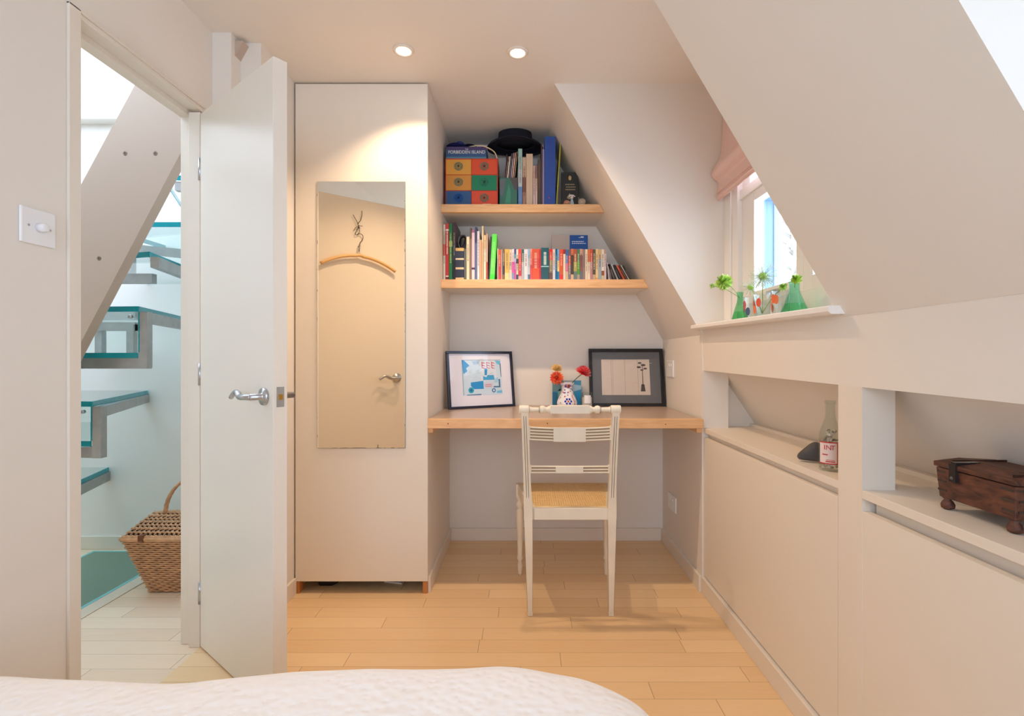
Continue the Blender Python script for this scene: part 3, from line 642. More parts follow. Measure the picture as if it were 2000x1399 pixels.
# hat
hz0 = PZ(289, 2.74); hxc = X2(1006, 2.76)
ht = thing('brimmed_hat', (hxc, 2.76, hz0), 'black felt brimmed hat resting on the tops of the upper shelf books', 'hat')
m = MB(); ky = .74
S = Matrix(((1, 0, 0), (0, ky, 0), (0, 0, 1)))
m.lathe([(.0, .120), (.05, .124), (.078, .119), (.090, .100), (.096, .05), (.103, .032), (.103, .026), (.0, .03)], (hxc, 2.772, hz0), 36, S, cap=False); m.build('crown', 'black_felt', ht)
m = MB(); m.lathe([(.098, .05), (.1045, .05), (.1075, .024), (.1, .022)], (hxc, 2.772, hz0), 36, S, cap=False); m.build('hatband', 'black_felt', ht)
m = MB(); vs = []; fs = []; n = 48; rr = [.09, .11, .13, .145, .152, .150]
for i in range(n):
    a = 2 * math.pi * i / n
    for j, r in enumerate(rr):
        dz = .024 - .010 * math.cos(2 * a) * (j / 5) - (.012 if j > 2 else 0) * math.sin(a * 1 + .3) * .6 - .010 * j / 5 + (.0 if j < 5 else -.004)
        vs.append((hxc + r * math.cos(a), 2.772 + r * math.sin(a) * ky, hz0 + dz))
for i in range(n):
    for j in range(5): k = (i + 1) % n; fs.append((i * 6 + j, k * 6 + j, k * 6 + j + 1, i * 6 + j + 1))
m.add(vs, fs, smooth=True); o = m.build('brim', 'black_felt', ht); so = o.modifiers.new('thickness', 'SOLIDIFY'); so.thickness = .003
# magazine file and leaflets
mf = thing('magazine_file', (X2(992), YF + .08, S1), 'green marbled magazine file beside the drawer chest', 'magazine file')
a, b = X2(975), X2(1011); ztop = PZ(348, YF)
m = MB(); m.box(a, b, YF, YF + .003, S1 + .0003, ztop, (60, 118, 100)); m.box(a, a + .002, YF, YF + .2, S1 + .0003, ztop + .03, (60, 110, 96)); m.box(b - .002, b, YF, YF + .2, S1 + .0003, ztop + .03, (60, 110, 96)); m.box(a, b, YF, YF + .2, S1 + .0003, S1 + .003); m.build('file_body', 'printed', mf)
m = MB(); m.prism([(a + .003, PZ(352, YF)), (a + .035, PZ(350, YF)), (a + .018, PZ(385, YF)), (a + .004, PZ(378, YF))], 'y', YF - .0006, YF, (104, 112, 120)); m.prism([(b - .042, ztop), (b, ztop), (b, PZ(372, YF)), (b - .018, PZ(370, YF))], 'y', YF - .0007, YF, (84, 80, 80)); m.prism([(a + .05, PZ(360, YF)), (a + .062, PZ(375, YF)), (a + .06, PZ(398, YF)), (a + .03, PZ(398, YF))], 'y', YF - .0006, YF, (66, 146, 118)); m.build('marbling', 'printed', mf)
LF = [(979, 300, 24, (58, 38, 44), 'dark maroon'), (984, 306, 16, (84, 60, 62), 'brown-black'), (988, 304, 11, (226, 196, 168), 'peach'), (993, 298, 8, (70, 66, 78), 'slate'), (998, 297, 5, (150, 130, 146), 'mauve'), (1002, 296, 3, (196, 150, 120), 'tan'), (1006, 294, 1.5, (120, 92, 70), 'brown')]
for i, (px, yt, ang, c, cn) in enumerate(LF):
    X = X2(977.6 + i * 3.3); hgt = PZ(yt, YF) - S1 - .004
    m = MB(); m.M = Matrix.Translation((X, 0, S1 + .0035)) @ Matrix.Rotation(R(6.2), 4, 'Y'); m.box(0, .0055, YF + .006 + i * .001, YF + .17, 0, hgt, c); m.box(.001, .0045, YF + .0055 + i * .001, YF + .0065 + i * .001, hgt * .55, hgt * .9, tuple(min(255, k + 60) for k in c))
    o = m.build('leaflet', 'printed'); tag(o, '%s leaflet sticking up out of the green magazine file' % cn, 'leaflet', 'leaflets in the magazine file')
m = MB((222, 190, 160)); m.lathe([(.004, 0), (.004, .06), (.008, .066), (.009, .076), (.004, .084)], (X2(977.5, 2.665), 2.665, S1 + .0003), 12); m.M = None
UP = [
 (1012, 1020, 291, [(.35, (160, 200, 190)), (.3, (190, 206, 206)), (.35, (106, 146, 196))], 'tall pale blue patterned book under the hat brim', .2, 4),
 (1020.6, 1027.2, 308, [(.4, (206, 176, 150)), (.3, (120, 80, 66)), (.3, (176, 130, 106))], 'narrow brown and cream book left of the thick beige one', .17, 3),
 (1027.6, 1040.6, 301, [(1, (216, 190, 160))], 'thick plain beige book on the upper shelf', .18, 0),
 (1041, 1045.3, 324, [(.3, (206, 170, 160)), (.7, (222, 196, 190))], 'short pinkish book right of the thick beige book', .16, 2),
 (1045.6, 1049.6, 325, [(.3, (140, 110, 96)), (.7, (226, 196, 176))], 'short peach book beside the dark grey-brown one', .16, 2),
 (1050, 1056.6, 312, [(1, (82, 72, 64))], 'dark grey-brown book on the upper shelf', .18, 2),
 (1057, 1059.2, 281, [(1, (96, 66, 66))], 'very thin maroon folder left of the blue binder', .2, 0),
 (1059.4, 1063.2, 292, [(1, (146, 142, 180))], 'thin lilac-grey folder touching the blue binder', .2, 0),
]
for a, b, yt, bands, lab, dep, mk in UP: book(a, b, yt, S1, bands, lab, group='books on the upper shelf', depth=dep, marks=mk, title=(150, 90, 70))
rb = thing('ring_binder', (X2(1074), YF + .1, S1), 'tall blue ring binder on the upper shelf right of the hat', 'binder')
m = MB(); m.box(X2(1063.6), X2(1085), YF, YF + .2, S1 + .0003, PZ(267, YF), (48, 84, 168)); m.build('cover', 'printed', rb, bevel=.0015)
m = MB(); m.lathe([(.0055, 0), (.0055, .0012), (.003, .0014)], (X2(1073), YF, PZ(387, YF)), 14, Matrix(((1, 0, 0), (0, 0, -1), (0, 1, 0))), (150, 90, 150)); m.build('finger_hole', 'printed', rb)
m = MB(); m.M = Matrix.Translation((X2(1085.8), 0, S1 + .0003)) @ Matrix.Rotation(R(3.6), 4, 'Y'); m.box(0, .004, YF + .002, YF + .19, 0, .345, (190, 184, 84)); m.box(.005, .0075, YF + .004, YF + .19, 0, .33, (150, 150, 62))
o = m.build('folder', 'printed'); tag(o, 'thin yellow-green folder leaning right against the roof slope', 'folder')
# black book face-on
m = MB(); bb = thing('book', (X2(1114), 2.69, S1), 'black hardback with gold lettering facing forwards at the right of the upper shelf', 'book')
m.M = frame_matrix((X2(1097, 2.70), 2.70, S1 + .0003), (1, .0, .0), (0, .05, 1)); W_, H_ = .090, .200
m.box(0, W_, 0, .026, 0, H_, (44, 46, 46)); m.build('cover', 'printed', bb, bevel=.001)
m = MB((196, 160, 110)); m.M = frame_matrix((X2(1097, 2.70), 2.70, S1 + .0003), (1, .0, .0), (0, .05, 1))
m.ball((.045, -.0004, .168), (.008, .0006, .013), 12, 8)
for k, z in enumerate((.132, .118, .104)):
    x = .020 + .004 * (k % 2)
    while x < .070: l = random.uniform(.004, .010); m.box(x, x + l, -.0006, .0, z - .0025, z + .0025, (170, 150, 120)); x += l + .002
m.prism([(.028, .06), (.044, .085), (.050, .06), (.066, .08), (.058, .055), (.04, .05)], 'y', -.0006, 0, (170, 160, 130)); m.build('gold_print', 'printed', bb)
# shells in front of it
def shell(px, w_, h_, c, label, y=2.645):
    m = MB(); x = X2(px, y)
    vs = []; n = 18
    m.ball((x, y, S1 + h_ / 2), (w_ / 2, .012, h_ / 2), 18, 10, c)
    for k in range(3): m.tube([(x + (w_ / 2 * (.9 - .25 * k)) * math.cos(t), y - .011 - .001 * k, S1 + h_ / 2 + (h_ / 2 * (.85 - .25 * k)) * math.sin(t)) for t in [j * math.pi / 8 for j in range(16)]], .0011, 5, tuple(int(q * .85) for q in c), closed=True)
    o = m.build('seashell', 'printed'); tag(o, label, 'shell', 'shells on the upper shelf')
shell(1136.5, .040, .036, (206, 188, 164), 'round pale shell at the far right of the upper shelf')
shell(1107, .034, .026, (224, 160, 130), 'peach shell in front of the black book')
fg = thing('figurine', (X2(1116, 2.655), 2.655, S1), 'small white and pale blue figurine in front of the black book', 'figurine')
m = MB((170, 196, 208)); m.lathe([(.010, 0), (.012, .006), (.009, .022), (.006, .034), (.004, .038)], (X2(1117, 2.655), 2.655, S1 + .0003), 14); m.build('body', 'printed', fg)
m = MB((226, 210, 206)); m.ball((X2(1117, 2.655), 2.655, S1 + .046), .009); m.build('head', 'printed', fg)
m = MB((232, 232, 230)); m.tube([(X2(1111, 2.655), 2.65, S1 + .048), (X2(1114, 2.655), 2.648, S1 + .056), (X2(1119, 2.655), 2.65, S1 + .056), (X2(1123, 2.655), 2.65, S1 + .048)], .003, 7); m.build('hat_brim', 'printed', fg)
m = MB(); m.box(X2(944), X2(960), 2.628, 2.655, S1 + .0003, S1 + .004, (226, 200, 170)); o = m.build('paper_tag', 'printed'); tag(o, 'small cream paper tag on the upper shelf edge below the drawers', 'tag')

# ------------------------------------------------------------------ pictures on the desk
BAR = (34, 40, 60)
p1 = thing('framed_picture', (-.24, 2.80, DT), 'navy-framed blue sketch of a vehicle leaning in the left corner of the desk', 'picture')
M1 = frame_matrix((-.402, 2.652, DT + .0005), (.36, .20, .0), (-.022, .039, .314)); W1, H1, fw = .397, .315, .016
def frame_parts(p, M, Wd, Ht, fw, fc, mount, glass=True):
    m = MB(fc); m.M = M
    m.box(0, Wd, 0, .022, 0, fw); m.box(0, Wd, 0, .022, Ht - fw, Ht); m.box(0, fw, 0, .022, fw, Ht - fw); m.box(Wd - fw, Wd, 0, .022, fw, Ht - fw); m.build('frame', 'printed_gloss', p, bevel=.0015)
    m = MB(mount); m.M = M; m.box(fw, Wd - fw, .010, .020, fw, Ht - fw); m.build('mount', 'printed', p)
    m = MB(); m.M = M; m.box(fw, Wd - fw, .006, .0065, fw, Ht - fw); m.build('glass_pane', 'picture_glass', p)
frame_parts(p1, M1, W1, H1, .014, BAR, (236, 236, 246))
m = MB(); m.M = M1; ax, az, aw, ah = .088, .072, .235, .195; y = .0095
def art(poly, c, d=0): m.prism([(ax + u * aw, az + v * ah) for u, v in poly], 'y', y - .0004 - d * .0003, y + .0006, c)
art([(0, 0), (1, 0), (1, 1), (0, 1)], (206, 228, 244))
B1, B2, B3 = (20, 150, 220), (110, 196, 236), (60, 120, 160)
art([(.0, 1), (.06, .98), (.19, .84), (.1, .76), (.13, .68), (.03, .6)], B1, 1); art([(.25, .96), (.45, .97), (.42, .88), (.3, .86)], (170, 206, 236), 1)
art([(.46, 1), (.84, 1), (.9, .4), (.46, .4)], (222, 232, 242), 1)
for k in range(3):
    u = .50 + .125 * k
    for dv in (0, .075, .15): art([(u, .94 - dv), (u + .085, .91 - dv), (u + .085, .89 - dv), (u, .91 - dv)], (214, 110, 130), 2)
    art([(u, .94), (u + .02, .94), (u + .02, .77), (u, .77)], (214, 110, 130), 2)
art([(.2, .36), (.52, .4), (.52, .17), (.28, .17), (.2, .26)], B1, 2); art([(.52, .42), (.82, .42), (.8, .56), (.64, .56), (.6, .5), (.52, .54)], (60, 170, 226), 2)
art([(.56, .56), (.62, .56), (.64, .74), (.57, .76)], B1, 2); art([(.62, .34), (.76, .34), (.76, .2), (.54, .2), (.54, .36)], (214, 214, 232), 3); art([(.56, .3), (.73, .3), (.73, .28), (.56, .28)], (206, 130, 140), 4); art([(.56, .25), (.73, .25), (.73, .23), (.56, .23)], (206, 130, 140), 4)
art([(.78, .2), (.96, .2), (.96, .44), (.92, .44), (.92, .24), (.78, .24)], B3, 2); art([(.8, .44), (.9, .5), (.93, .36), (.82, .34)], (170, 216, 240), 2)
def disc(u, v, r, c, d): art([(u + r * math.cos(t) / aw * ah, v + r * math.sin(t)) for t in [k * math.pi / 8 for k in range(16)]], c, d)
disc(.2, .14, .085, (30, 170, 200), 3); disc(.2, .14, .04, (16, 110, 170), 4); disc(.78, .12, .06, (50, 120, 170), 3); disc(.78, .12, .03, (206, 226, 240), 4)
art([(.08, 0), (.45, .0), (.45, .03), (.1, .02)], B3, 2); art([(.86, .1), (1, .12), (1, .04), (.86, .04)], B2, 2); art([(.86, .98), (1, .96), (.98, .86), (.9, .88)], B2, 2); art([(.97, .9), (1, .9), (1, .5), (.985, .5)], (90, 120, 140), 2)
art([(.0, .0), (.02, 0), (.02, 1), (0, 1)], (150, 190, 200), 1); art([(0, .985), (1, .985), (1, 1), (0, 1)], (130, 170, 190), 1)
for k in range(14):
    u, v = random.uniform(.1, .9), random.uniform(.3, .85); l = random.uniform(.03, .1); art([(u, v), (u + l, v + .02), (u + l, v + .012), (u, v - .006)], random.choice(((150, 200, 226), (190, 206, 220))), 2)
m.build('art_print', 'printed', p1)
p2 = thing('framed_picture', (.59, 2.86, DT), 'black-framed landscape print with a dark grey mount in the right desk corner', 'picture')
M2 = frame_matrix((.364, 2.826, DT + .0005), (1, .0, .0), (0, .06, .33)); W2, H2 = .426, .333
frame_parts(p2, M2, W2, H2, .019, (30, 30, 32), (98, 100, 102))
m = MB(); m.M = M2; ax, az, aw, ah = .072, .066, .275, .205
art([(0, 0), (1, 0), (1, 1), (0, 1)], (206, 194, 182))
for u in (.20, .23, .48, .75): art([(u, 0), (u + .006, 0), (u + .006, 1), (u, 1)], (160, 146, 134), 1)
for k in range(30):
    u, v = random.uniform(.02, .95), random.uniform(.03, .95); l = random.uniform(.03, .12); art([(u, v), (u + l, v), (u + l, v + .008), (u, v + .008)], random.choice(((196, 184, 170), (214, 202, 192))), 1)
# plain generic stand-in motif: a sprig with rounded dark leaves above an upright dark brush mark
for (u, v, rx) in ((.80, .90, .04), (.87, .84, .05), (.78, .78, .045), (.91, .74, .04), (.84, .70, .035)): art([(u + rx * math.cos(t), v + rx * .62 * math.sin(t)) for t in [k * math.pi / 7 for k in range(14)]], (74, 66, 64), 2)
art([(.838, .12), (.862, .12), (.856, .86), (.846, .86)], (92, 82, 78), 2); art([(.80, .10), (.90, .10), (.88, .30), (.82, .30)], (70, 60, 58), 2)
m.build('art_print', 'printed', p2)

# ------------------------------------------------------------------ vase, flowers, candle, card
cy_ = 2.885
m = MB(); cd = thing('greeting_card', (X2(1107, cy_), cy_, DT), 'square teal and blue abstract card standing behind the flower vase', 'card')
x0, x1 = X2(1079, cy_), X2(1135, cy_); z1 = PZ(744, cy_)
m.box(x0, x1, cy_, cy_ + .012, DT + .0003, z1, (60, 140, 176)); m.build('card_board', 'printed', cd)
m = MB()
def cp(poly, c): m.prism([(x0 + u * (x1 - x0), DT + v * (z1 - DT)) for u, v in poly], 'y', cy_ - .0006, cy_, c)
cp([(0, .55), (.3, .6), (.32, 1), (0, 1)], (104, 140, 140)); cp([(0, 0), (.2, 0), (.18, .5), (0, .55)], (24, 104, 138)); cp([(.3, 1), (.75, 1), (.7, .9), (.34, .88)], (156, 158, 160)); cp([(.7, .55), (1, .65), (1, .8), (.72, .85)], (150, 186, 206)); cp([(.75, 0), (1, 0), (1, .6), (.8, .5)], (26, 140, 190)); cp([(.2, .2), (.3, .2), (.28, .7), (.2, .6)], (120, 170, 150))
m.build('painted_patch', 'printed', cd)
vy = 2.80; vx = X2(1107.5, vy)
vs_ = thing('flower_vase', (vx, vy, DT), 'white ceramic vase with blue and orange flower pattern on the desk', 'vase')
vp = [(.030, 0), (.049, .004), (.057, .018), (.054, .036), (.042, .064), (.033, .090), (.031, .106), (.038, .128), (.042, .136), (.0395, .136), (.029, .108), (.031, .09), (.05, .03), (.03, .006)]
vpi = smooth_poly(vp[:9], 4)
m = MB((238, 236, 240)); m.lathe(vpi + vp[9:], (vx, vy, DT + .0003), 40, cap=False); m.lathe([(0, .001), (.030, .001)], (vx, vy, DT), 24, cap=False); vb = m.build('vase_body', 'printed_gloss', vs_)
def vr(z):
    for (r0, z0), (r1, z1_) in zip(vpi, vpi[1:]):
        if z0 <= z <= z1_ and z1_ > z0: return r0 + (r1 - r0) * (z - z0) / (z1_ - z0)
    return .03
m = MB()
def spot_on(a, z, r, c, pet=0):
    def q(da, dz):
        rr_ = vr(z + dz) + .0006; an = a + da / rr_; return (vx + rr_ * math.sin(an), vy - rr_ * math.cos(an), DT + z + dz)
    pts = [q(r * math.cos(t), r * math.sin(t)) for t in [k * math.pi / 5 for k in range(10)]]; m.add([q(0, 0)] + pts, [(0, 1 + k, 1 + (k + 1) % 10) for k in range(10)], c)
for k in range(6): t = k * math.pi / 3; spot_on(.05 + .30 * math.cos(t), .036 + .013 * math.sin(t), .0062, (44, 60, 170))
spot_on(.05, .036, .006, (206, 110, 60)); spot_on(.12, .118, .011, (150, 60, 60)); spot_on(-.35, .118, .007, (60, 66, 150))
for k in range(130):
    a = random.uniform(-2.2, 2.2); z = random.uniform(.01, .13)
    if abs(a - .05) < .5 and abs(z - .036) < .022: continue
    spot_on(a, z, random.uniform(.0016, .0042), random.choice(((206, 110, 70), (70, 80, 170), (120, 70, 120), (226, 150, 110), (110, 140, 90), (190, 180, 216), (60, 60, 90))))
m.tube([(vx + (vr(z) + .001) * math.sin(.75 + (z - .02) * -3), vy - (vr(z) + .001) * math.cos(.75 + (z - .02) * -3), DT + z) for z in (.015, .03, .05, .07)], .0016, 5, (190, 70, 50))
m.build('flower_pattern', 'printed_gloss', vb)
def petal(m, base, d, side, L, Wd, cup, c):
    d = Vector(d).normalized(); s_ = Vector(side).normalized(); n = d.cross(s_)
    pts = []
    for t, w_ in ((0, .25), (.35, .9), (.7, 1), (1, .12)):
        c_ = Vector(base) + d * L * t + n * cup * t * t
        pts += [c_ - s_ * Wd * w_ / 2, c_ + n * cup * .25 * (1 - abs(t - .5)) * -1, c_ + s_ * Wd * w_ / 2]
    m.add(pts, [(i * 3 + j, i * 3 + j + 1, i * 3 + j + 4, i * 3 + j + 3) for i in range(3) for j in range(2)], c, True)
def dahlia(name, c, axis, Rr, cols, stem, label):
    fl = thing(name, c, label, 'flower', 'dahlias in the desk vase'); ax_ = Vector(axis).normalized(); u = ax_.orthogonal().normalized(); v = ax_.cross(u); m = MB()
    for ring in range(6):
        n = 15 - ring; tilt = R(-8 + ring * 15); L = Rr * (1 - ring * .11)
        for k in range(n):
            a = 2 * math.pi * (k + ring * .5) / n + random.uniform(-.08, .08); rd = u * math.cos(a) + v * math.sin(a); d = rd * math.cos(tilt) + ax_ * math.sin(tilt)
            petal(m, Vector(c) + ax_ * ring * Rr * .05, d, ax_.cross(rd), L, Rr * .36, Rr * .18, random.choice(cols))
    m.build('petals', 'printed', fl)
    m = MB((70, 84, 50)); m.tube(smooth_poly(stem, 4), .0022, 7); m.ball(stem[-1], (.006, .006, .005), 10, 6, (90, 110, 60)); m.build('stem', 'printed', fl)
c1 = (PX(1087.5, 2.775), 2.775, PZ(739, 2.775)); c2 = (PX(1139, 2.78), 2.78, PZ(728, 2.78)); c3 = (PX(1087, 2.81), 2.81, PZ(721, 2.81))
dahlia('dahlia', c1, (-.2, -1, .15), .040, [(238, 108, 66), (230, 74, 62), (246, 150, 96)], [(vx - .004, vy, DT + .02), (vx - .02, vy, DT + .12), (c1[0] + .012, c1[1] + .012, c1[2] - .008)], 'orange-red dahlia leaning left out of the desk vase')
dahlia('dahlia', c2, (.35, -.35, .85), .048, [(238, 88, 98), (246, 130, 132), (224, 56, 72)], [(vx + .004, vy, DT + .02), (vx + .018, vy, DT + .12), (c2[0] - .004, c2[1] + .002, c2[2] - .006)], 'large pinkish red dahlia leaning right out of the desk vase')
dahlia('dahlia', c3, (.1, -.5, .9), .034, [(248, 230, 166), (244, 214, 140), (230, 190, 130)], [(vx, vy + .006, DT + .02), (vx - .014, vy + .006, DT + .12), (c3[0] + .004, c3[1] + .004, c3[2] - .008)], 'pale yellow dahlia at the back of the desk vase')
ky = 2.795; kx = PX(1146.5, ky)
cn = thing('candle_jar', (kx, ky, DT), 'clear glass candle jar with a blank white label beside the vase', 'candle')
m = MB(); m.lathe([(.0, .001), (.029, .001), (.030, .004), (.030, .082), (.028, .082), (.028, .006), (0, .006)], (kx, ky, DT), 28, cap=False); m.build('glass_jar', 'thin_clear', cn)
m = MB((232, 222, 214)); m.lathe([(.0275, .007), (.0275, .055), (.0, .054)], (kx, ky, DT), 28, cap=False); m.build('wax', 'printed', cn)
m = MB((242, 242, 244)); vs = []
for k in range(9):
    a = -.62 + k * 1.24 / 8
    for z in (.024, .068): vs.append((kx + .0306 * math.sin(a), ky - .0306 * math.cos(a), DT + z))
m.add(vs, [(2 * k, 2 * k + 2, 2 * k + 3, 2 * k + 1) for k in range(8)]); m.build('label_sticker', 'printed', cn)

# ------------------------------------------------------------------ chair
CH = 'chair_paint'
ch = thing('dining_chair', (.186, 2.26, 0), 'white painted chair with cane seat and worn edges pushed up to the desk', 'chair')
xl0, xr0, xl1, xr1 = .020, .352, -.003, .358       # post centres: foot and crest
def pol(f, z):   # post centre line (x, y) at height z
    if z < .43: t = z / .43; return (f[0] + (f[2] - f[0]) * t * .35, 2.066 - .012 * (1 - t) * 0 - .006 * t)
    t = (z - .43) / .43; return (f[0] + (f[2] - f[0]) * (.35 + .65 * t), 2.060 - .075 * t ** 1.5)
for side, f in enumerate(((xl0, 0, xl1), (xr0, 0, xr1))):
    m = MB(); zz = [0.001, .12, .25, .40, .45, .52, .6, .68, .76, .845]; hw = [.0105, .013, .0155, .018, .018, .0155, .0145, .0145, .0145, .0145]; vs = []
    for z, h_ in zip(zz, hw):
        x, y = pol(f, z)
        for a, b in ((-1, -1), (1, -1), (1, 1), (-1, 1)): vs.append((x + a * h_, y + b * h_ * .95, z))
    m.add(vs, [(3, 2, 1, 0), tuple(range(len(vs) - 4, len(vs)))] + [(i * 4 + k, i * 4 + (k + 1) % 4, i * 4 + 4 + (k + 1) % 4, i * 4 + 4 + k) for i in range(len(zz) - 1) for k in range(4)])
    lg = m.build('leg', CH, ch, bevel=.0015)
    m = MB((128, 104, 80))
    for dx in (-1, 1):   # dark reeding lines and worn arrises
        for z0, z1_ in ((.46, .62), (.62, .83)):
            p0, p1 = pol(f, z0), pol(f, z1_); hw_ = .0145
            m.tube([(p0[0] + dx * .0045, p0[1] - hw_ * .97, z0), (p1[0] + dx * .0045, p1[1] - hw_ * .97, z1_)], .0011, 4)
        for z0, z1_ in ((.02, .40),):
            p0, p1 = pol(f, z0), pol(f, z1_); m.tube([(p0[0] + dx * .0105, p0[1] - .0100, z0), (p1[0] + dx * .0175, p1[1] - .0168, z1_)], .0007, 4)
    m.build('worn_line', 'printed', lg)
# crest rail: turned, with block ends and flat tablet
cz2 = .8555; cyy = pol((xl0, 0, xl1), .845)[1]
MXr = Matrix(((0, 0, 1), (1, 0, 0), (0, 1, 0)))
m = MB(); Lc = .366; x0 = xl1 - .0035
prof = [(.008, -.019), (.0165, -.018), (.0175, -.014), (.0175, .018), (.016, .021), (.0125, .022), (.0125, .026), (.0095, .030), (.0085, .055), (.0085, .060), (.0145, .066), (.0165, .074), (.0145, .082), (.010, .086), (.010, .092), (.0155, .100), (.0155, .11)]
prof = prof + [(r, Lc - z) for r, z in reversed(prof)]
m.lathe(prof, (x0, cyy, cz2), 20, MXr)
xc_ = x0 + Lc / 2; m.box(xc_ - .078, xc_ + .078, cyy - .0155, cyy + .0155, cz2 - .0155, cz2 + .0165)
cr = m.build('crest_rail', CH, ch, bevel=.0015)
m = MB((120, 96, 72))
for xx in (x0 + .0225, x0 + Lc - .0225, x0 + .062, x0 + Lc - .062): m.tube([(xx, cyy + .0130 * math.cos(t), cz2 + .0130 * math.sin(t)) for t in [k * math.pi / 8 for k in range(16)]], .0009, 4, closed=True)
m.build('worn_line', 'printed', cr)
def crossrail(zc, hgt, tab_w, tab_h, nr, zoff):
    m = MB(); m2 = MB((122, 98, 74)); xa, ya = pol((xl0, 0, xl1), zc); xb, _ = pol((xr0, 0, xr1), zc); xa += .013; xb -= .013; n = 24
    bow = lambda t: .022 * (4 * t * (1 - t)); sag = lambda t: -.009 * (4 * t * (1 - t)) * zoff
    for k in range(nr):
        zr = zc + hgt / 2 - hgt * k / (nr - 1)
        m.tube([(xa + (xb - xa) * i / n, ya + bow(i / n), zr + sag(i / n)) for i in range(n + 1)], .0036, 8)
    for i in range(n):
        t0, t1 = i / n, (i + 1) / n; xi, xj = xa + (xb - xa) * t0, xa + (xb - xa) * t1
        if nr > 2: m2.hexa([(xi, ya + bow(t0) - .0005, zc - hgt / 2 + sag(t0)), (xj, ya + bow(t1) - .0005, zc - hgt / 2 + sag(t1)), (xj, ya + bow(t1) + .004, zc - hgt / 2 + sag(t1)), (xi, ya + bow(t0) + .004, zc - hgt / 2 + sag(t0)), (xi, ya + bow(t0) - .0005, zc + hgt / 2 + sag(t0)), (xj, ya + bow(t1) - .0005, zc + hgt / 2 + sag(t1)), (xj, ya + bow(t1) + .004, zc + hgt / 2 + sag(t1)), (xi, ya + bow(t0) + .004, zc + hgt / 2 + sag(t0))], (150, 126, 98))
    xm = (xa + xb) / 2
    m.box(xa - .001, xa + .006, ya - .005, ya + .006, zc - hgt / 2 - .003, zc + hgt / 2 + .006); m.box(xb - .006, xb + .001, ya - .005, ya + .006, zc - hgt / 2 - .003, zc + hgt / 2 + .006)
    m.box(xm - tab_w / 2, xm + tab_w / 2, ya + .022 - .008, ya + .022 + .007, zc - tab_h / 2 - .009 * zoff, zc + tab_h / 2 - .009 * zoff)
    r = m.build('back_rail', CH, ch, bevel=.0008); m2.build('worn_groove', 'printed', r)
crossrail(.759, .048, .131, .057, 5, 1); crossrail(.607, .024, .113, .028, 3, .6)
# seat frame and cane
sb = [(.022, 2.060), (.350, 2.060), (.412, 2.452), (-.040, 2.452)]     # outer corners rear-left, rear-right, front-right, front-left
zs0, zs1 = .398, .446
m = MB(); m.box(.036, .338, 2.050, 2.074, zs0, zs1); m.build('seat_rail', CH, ch, bevel=.002)
m = MB(); m.box(-.040, .412, 2.430, 2.455, zs0 + .004, zs1 + .004); m.build('seat_rail', CH, ch, bevel=.004)
for a, b in ((sb[0], sb[3]), (sb[1], sb[2])):
    s_ = 1 if a is sb[0] else -1
    m = MB(); m.hexa([(a[0], a[1], zs0), (a[0] + s_ * .024, a[1], zs0), (b[0] + s_ * .024, b[1], zs0), (b[0], b[1], zs0), (a[0], a[1], zs1), (a[0] + s_ * .024, a[1], zs1), (b[0] + s_ * .024, b[1], zs1 + .004), (b[0], b[1], zs1 + .004)]); m.build('seat_rail', CH, ch, bevel=.003)
m = MB(); zc = zs1 + .001
def xlim(y): t = (y - 2.06) / .392; return .022 + (-.062) * t + .020, .350 + .062 * t - .020
y = 2.072
while y < 2.436:
    a, b = xlim(y); m.box(a, b, y - .0026, y + .0026, zc - .0012, zc + .0006 + .004 * (y - 2.06) / .4); y += .0098
x = -.03
while x < .41:
    ys = 2.070
    if x < .042: ys = max(ys, 2.06 + (.042 - x) / .062 * .392)
    if x > .330: ys = max(ys, 2.06 + (x - .330) / .062 * .392)
    if ys < 2.42: m.hexa([(x - .0026, ys, zc), (x + .0026, ys, zc), (x + .0026, 2.435, zc + .004), (x - .0026, 2.435, zc + .004), (x - .0026, ys, zc + .0018), (x + .0026, ys, zc + .0018), (x + .0026, 2.435, zc + .0058), (x - .0026, 2.435, zc + .0058)])
    x += .0098
m.build('cane_seat', 'cane', ch)
for x in (-.026, .396):     # turned front legs
    m = MB(); m.box(x - .018, x + .018, 2.432, 2.468, .385, .446)
    m.lathe([(.0165, .385), (.018, .378), (.0165, .370), (.0125, .366), (.0175, .358), (.0185, .345), (.0175, .335), (.013, .330), (.017, .322), (.0178, .300), (.015, .2), (.0112, .095), (.0145, .088), (.0145, .080), (.010, .074), (.0085, .066), (.0125, .052), (.0115, .036), (.0085, .012), (.0095, .0005)][::-1], (x, 2.452, 0), 20)
    m.build('leg', CH, ch, bevel=.0)

# ------------------------------------------------------------------ things on the sill
def zsill(Y): return zs(Y)
def flask(px, Y, dx, r, h, neck, label, water, name='glass_flask'):
    x = dx; z = zsill(Y) + .0004; t = thing(name, (x, Y, z), label, 'vase', 'green glass flasks on the window sill')
    body = smooth_poly([(r * .9, .0), (r, .004), (r * .96, h * .14), (r * .55, h * .52), (neck, h * .72), (neck, h * .92), (neck * 1.25, h)], 4)
    inner = [(max(a - .0018, .001), max(b, .004)) for a, b in reversed(body)]
    m = MB(); m.lathe(body + inner, (x, Y, z), 28, cap=False); m.lathe([(0, 0), (r * .9, 0)], (x, Y, z), 28, cap=False); m.lathe([(0, .004), (r * .9 - .002, .004)], (x, Y, z), 28, cap=False); m.build('glass_body', water, t)
    m = MB(); wl = [(a_ - .003, max(b_, .005)) for a_, b_ in body if b_ < h * .42]; m.lathe([(0, .005)] + wl + [(0, wl[-1][1])], (x, Y, z), 24, cap=False); m.build('water', 'green_water', t)
flask(1445, 1.95, .835, .031, .113, .0115, 'small dark green glass flask on the left of the window sill', 'green_glass_small')
